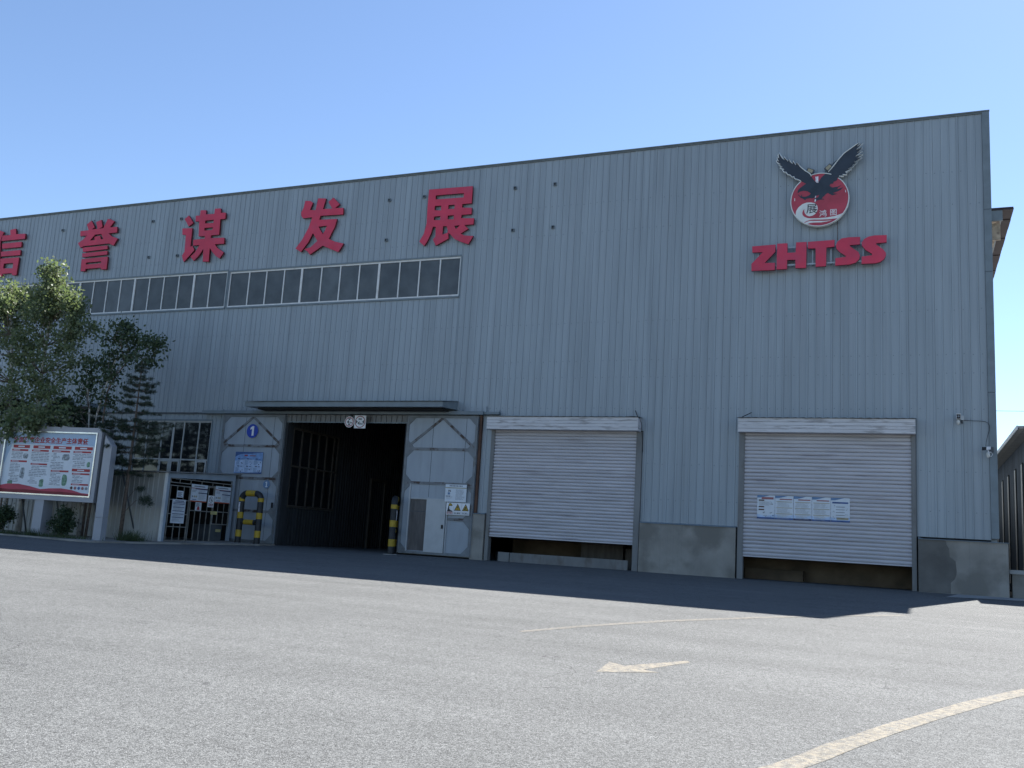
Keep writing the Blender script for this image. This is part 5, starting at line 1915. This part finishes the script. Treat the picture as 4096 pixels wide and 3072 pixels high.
# two tall pale-stemmed trees on the left
tg = 'tall pale stemmed trees by the noticeboard'
specs = [
    ('tall pale-stemmed tree at the left edge of the photo, its crown covering the foot of 信', (-32.25, -5.0), [(-32.25, -5, -.15), (-32.2, -5, 1.6), (-32.6, -5.0, 4), (-33.0, -5, 6.5), (-33.6, -5, 9.0), (-33.7, -5, 9.9)], .11,
     [(-34.0, -5, 9.35, .95, .9, .75, 34), (-33.3, -5, 8.75, .75, .8, .9, 20), (-34.6, -5, 8.2, 1.3, 1, 1.1, 26), (-33.4, -5, 7.2, 1.3, 1.1, 1.1, 22), (-34.6, -5.2, 6.4, 1.2, 1, 1.0, 14), (-33.2, -5.3, 5.6, 1.4, 1, .9, 13), (-34.8, -5, 4.6, 1.4, 1, .9, 16), (-33.0, -5.2, 4.3, 1.1, .9, .6, 10)], 41),
    ('tall pale-stemmed tree behind the noticeboard with a sunlit peak beside the character 誉', (-31.45, -4.9), [(-31.45, -4.9, -.15), (-31.5, -4.9, 1.5), (-31.35, -4.9, 4), (-31.4, -4.9, 7), (-31.3, -4.9, 9.6), (-31.35, -4.9, 10.5)], .13,
     [(-31.4, -4.95, 10.1, .42, .45, .55, 20), (-31.2, -4.95, 9.4, .68, .65, .55, 24), (-31.6, -5.3, 8.6, .85, .85, .65, 30), (-30.5, -4.9, 8.9, .75, .7, .55, 20), (-29.75, -4.8, 8.0, .75, .6, .55, 16), (-30.7, -5.0, 7.6, 1.0, .9, .9, 22), (-31.9, -5.2, 7.2, 1.0, .9, .9, 18), (-31.0, -5.2, 6.2, 1.3, 1, .8, 17), (-29.7, -5.0, 6.6, .7, .7, .5, 7),
      (-30.2, -5.1, 5.4, 1.2, .9, .7, 12), (-31.6, -5.3, 5.0, 1.2, .9, .7, 14), (-30.5, -6.6, 3.75, .28, .2, .40, 8), (-29.5, -6.6, 3.75, .26, .2, .45, 8), (-30.0, -6.3, 4.3, .9, .4, .25, 10), (-28.6, -6.2, 4.25, .7, .3, .22, 6), (-29.2, -6.4, 4.1, .5, .3, .3, 6), (-30.9, -6.3, 3.4, .16, .1, .2, 2)], 43)]
for lab, (tx_, ty_), sp, r0, lobes, seed in specs:
    t = thing('tall_tree', lab, 'tree', (tx_, ty_, gz(ty_)), 0, tg)
    s_ = spine(sp)
    b = MB()
    b.tube([tuple(q) for q in s_], list(np.linspace(r0, r0 * .15, len(s_))), 10)
    b.build('trunk', M['bark_pale'], t)
    cc = crown(t, 'crown', lobes, 50, .16, .14, M['leaf'], seed)
    rr_ = np.random.default_rng(seed)
    limbs(t, 'limbs', s_[4:], cc[rr_.permutation(len(cc))[:80]], M['bark_dark'], seed, .022)

# smaller several-stemmed tree just right of the board
t = thing('small_tree', 'small open tree with thin forked stems, between the noticeboard and the pine', 'tree', (-28.3, -5.0, gz(-5)))
stems = [[(-28.25, -5, -.15), (-28.35, -5, 2.5), (-28.42, -5, 4.4), (-28.75, -5, 5.5), (-29.0, -5, 6.4)], [(-28.15, -5, -.15), (-28.2, -5, 2.5), (-28.15, -5, 4.2), (-27.85, -5, 5.5), (-27.5, -5, 6.6), (-27.1, -5, 7.6)],
         [(-27.85, -5, -.15), (-27.75, -5, 2.6), (-27.85, -4.9, 4.5), (-27.7, -5, 5.6), (-26.9, -5, 6.5), (-26.2, -5, 7.0)]]
allp = []
for k, st in enumerate(stems):
    s_ = spine(st, 10)
    allp.append(s_[4:])
    b = MB()
    b.tube([tuple(q) for q in s_], list(np.linspace(.05, .014, len(s_))), 8)
    b.build('trunk', M['bark_pale'] if k < 2 else M['bark_dark'], t)
lobes = [(-27.25, -5, 7.75, .45, .4, .28, 9), (-27.75, -5, 7.4, .45, .4, .16, 5), (-26.7, -5, 7.25, .7, .45, .20, 10), (-25.75, -5, 7.15, .65, .4, .12, 8), (-26.1, -5, 6.6, .6, .45, .20, 8),
         (-27.4, -5, 6.75, .6, .45, .25, 8), (-28.4, -5, 6.35, .7, .5, .25, 8), (-27.7, -5, 5.9, .7, .5, .25, 8), (-28.8, -5, 5.6, .6, .5, .3, 7), (-27.9, -5, 5.1, .5, .4, .25, 5), (-29.2, -5, 4.9, .6, .6, .4, 8)]
cc = crown(t, 'crown', lobes, 40, .15, .14, M['leaf_dark'], 61)
limbs(t, 'limbs', np.concatenate(allp), cc[::2], M['bark_dark'], 62, .014)


def conifer(label, base, top, radii, seed, n_whorl, dens, m=M['needle'], group='pines by the shed'):
    """whorls of drooping twigs carrying short needle tufts"""
    t = thing('pine_tree', label, 'tree', (base[0], base[1], gz(base[1])), 0, group)
    r = np.random.default_rng(seed)
    x0_, y0_ = base
    b = MB()
    b.tube([(x0_, y0_, gz(y0_) - .05), (x0_ + .03, y0_, top * .4), (x0_ + .02, y0_, top * .75), (x0_, y0_, top)], [.075, .055, .03, .01], 8)
    b.build('trunk', M['bark_dark'], t)
    tw = MB()
    pts, dirs = [], []
    zs_ = [z for z, _ in radii]
    rs2 = [q for _, q in radii]
    zmin, zmax = zs_[0], zs_[-1]
    for k in range(n_whorl):
        z = zmin + (zmax - zmin) * (k + r.uniform(-.45, .45)) / n_whorl
        R = float(np.interp(z, zs_, rs2))
        nb_ = int(r.integers(4, 7))
        a0 = r.uniform(0, 6.28)
        for q in range(nb_):
            a = a0 + q * 6.283 / nb_ + r.uniform(-.3, .3)
            l = R * r.uniform(.65, 1.08)
            d = np.array([math.cos(a), math.sin(a), 0])
            p0 = np.array([x0_ + .02, y0_, z])
            p1 = p0 + d * l * .55 + np.array([0, 0, -.05 * l])
            p2 = p0 + d * l + np.array([0, 0, r.uniform(-.08, .22) * l])
            tw.tube([tuple(p0), tuple(p1), tuple(p2)], [.014, .009, .003], 4, False)
            nn = max(3, int(l * dens))
            for i in range(nn):
                f = r.uniform(.25, 1.02)
                base_ = (p0 + (p1 - p0) * f / .55) if f < .55 else (p1 + (p2 - p1) * (f - .55) / .45)
                base_ = base_ + r.normal(size=3) * np.array([.07, .07, .028]) * (1.3 - f)
                pts.append(base_)
                dirs.append(d * .7 + np.array([0, 0, .35]))
    tw.build('limbs', M['bark_dark'], t)
    pts = np.array(pts)
    dirs = np.array(dirs)
    per = 13
    c = np.repeat(pts, per, axis=0)
    dd = np.repeat(dirs, per, axis=0) + r.normal(size=(len(c), 3)) * .75
    dd /= np.linalg.norm(dd, axis=1)[:, None]
    s = np.cross(dd, r.normal(size=(len(c), 3)))
    s /= np.linalg.norm(s, axis=1)[:, None]
    L = r.uniform(.06, .12, len(c))[:, None]
    w = .006
    p = c + r.normal(size=c.shape) * .02
    v = np.stack([p - s * w, p + s * w, p + dd * L + s * w * .4, p + dd * L - s * w * .4], 1).reshape(-1, 3)
    me = quad_mesh('crown', v, len(c), m, WM[t.name].inverted())
    o = bpy.data.objects.new('crown', me)
    C.objects.link(o)
    o.parent = t
    return t


conifer('slender dark pine with layered branches in front of the shed', (-25.98, -5.2), 6.5, [(2.35, .9), (2.8, 1.15), (3.6, 1.3), (4.2, 1.4), (4.6, .95), (5.2, .75), (5.8, .5), (6.1, .3), (6.45, .1)], 71, 17, 27)
conifer('broad dense dark pine behind the noticeboard, its top just over the frame', (-30.2, -4.75), 5.2, [(2.0, 1.0), (3.0, 1.15), (4.0, 1.2), (4.5, 1.0), (4.9, .5), (5.2, .2)], 73, 18, 60)
conifer('low dense dark pine at the left photo edge behind the noticeboard', (-32.9, -4.6), 5.2, [(2.0, 1.2), (3.0, 1.3), (4.0, 1.3), (4.6, .9), (5.2, .2)], 75, 16, 50)
conifer('low dense dark pine behind the noticeboard\'s right half', (-28.5, -4.6), 4.7, [(2.2, .9), (3.4, 1.1), (4.0, .9), (4.4, .5), (4.7, .15)], 77, 13, 46)
# the pine's few low twigs in front of the shed
t = thing('pine_sapling', 'thin pine twigs low in front of the beige shed wall, right of the big board', 'plant', (-25.7, -5.15, gz(-5.1)))
b = MB()
for a in ([(-25.95, -5.19, .9), (-25.5, -5.15, 1.35), (-25.0, -5.1, 1.45)], [(-25.95, -5.19, 1.3), (-25.6, -5.15, 1.75), (-25.35, -5.1, 1.8)]):
    b.tube(a, [.012, .008, .003], 5, False)
b.build('stem', M['bark_dark'], t)
crown(t, 'needles', [(-25.15, -5.1, 1.42, .28, .12, .07, 16), (-25.0, -5.1, 1.28, .2, .1, .05, 8), (-25.4, -5.1, 1.78, .2, .12, .07, 10)], 60, .05, .07, M['needle'], 81, aspect=.16)

# shrubs and weeds at the foot of the board
for lab, (x, y), lobes, seed in (
        ('leafy dark shrub under the left half of the noticeboard', (-31.0, -6.1), [(-31.05, -6.1, .40, .42, .3, .35, 34), (-30.75, -6.1, .62, .3, .25, .22, 18), (-31.3, -6.1, .15, .35, .3, .2, 12)], 91),
        ('upright dark shrub under the noticeboard, right of its middle post', (-27.9, -6.0), [(-27.85, -6.0, .72, .22, .2, .35, 20), (-28.15, -6.0, .35, .35, .25, .3, 26), (-27.75, -6.0, .30, .28, .25, .3, 18)], 93)):
    t = thing('shrub', lab, 'shrub', (x, y, gz(y) + .05), 0, 'shrubs under the noticeboard')
    b = MB()
    for k in range(5):
        b.tube([(x + random.uniform(-.05, .05), y, gz(y)), (x + random.uniform(-.2, .2), y + random.uniform(-.1, .1), .4), (x + random.uniform(-.3, .3), y + random.uniform(-.15, .15), .75)], [.012, .008, .003], 5, False)
    b.build('stem', M['bark_dark'], t)
    crown(t, 'foliage', lobes, 46, .075, .085, M['leaf_dark'], seed)


def tuft(label, x, y, rx, ry, h, n, seed):
    t = thing('weed_tuft', label, 'weeds', (x, y, gz(y) + .05), 0, 'weed tufts along the raised strip')
    r = np.random.default_rng(seed)
    bx = np.stack([x + r.normal(size=n) * rx * .5, y + r.normal(size=n) * ry * .5, np.full(n, gz(y) + .05)], 1)
    d = r.normal(size=(n, 3)) * .35
    d[:, 2] = 1
    d /= np.linalg.norm(d, axis=1)[:, None]
    s = np.cross(d, r.normal(size=(n, 3)))
    s /= np.linalg.norm(s, axis=1)[:, None]
    L = h * r.uniform(.35, 1.1, n)[:, None]
    w = .008
    v = np.stack([bx - s * w, bx + s * w, bx + d * L + s * w * .2, bx + d * L - s * w * .2], 1).reshape(-1, 3)
    o = bpy.data.objects.new('blades', quad_mesh('blades', v, n, M['grass'], WM[t.name].inverted()))
    C.objects.link(o)
    o.parent = t
    stuff(o)


tuft('green weed tuft at the right foot of the noticeboard\'s right post', -25.45, -5.2, .45, .35, .42, 420, 101)
tuft('low weeds between the noticeboard\'s middle post and right post', -27.7, -6.35, 1.3, .25, .16, 600, 103)
tuft('thin weeds left of the noticeboard\'s middle post', -30.2, -6.35, 1.4, .22, .16, 500, 105)
tuft('weeds at the foot of the beige shed wall', -26.3, -4.35, .7, .15, .16, 200, 107)
tuft('sparse weeds round the base of the noticeboard\'s middle post', -28.85, -6.45, .35, .10, .28, 160, 109)
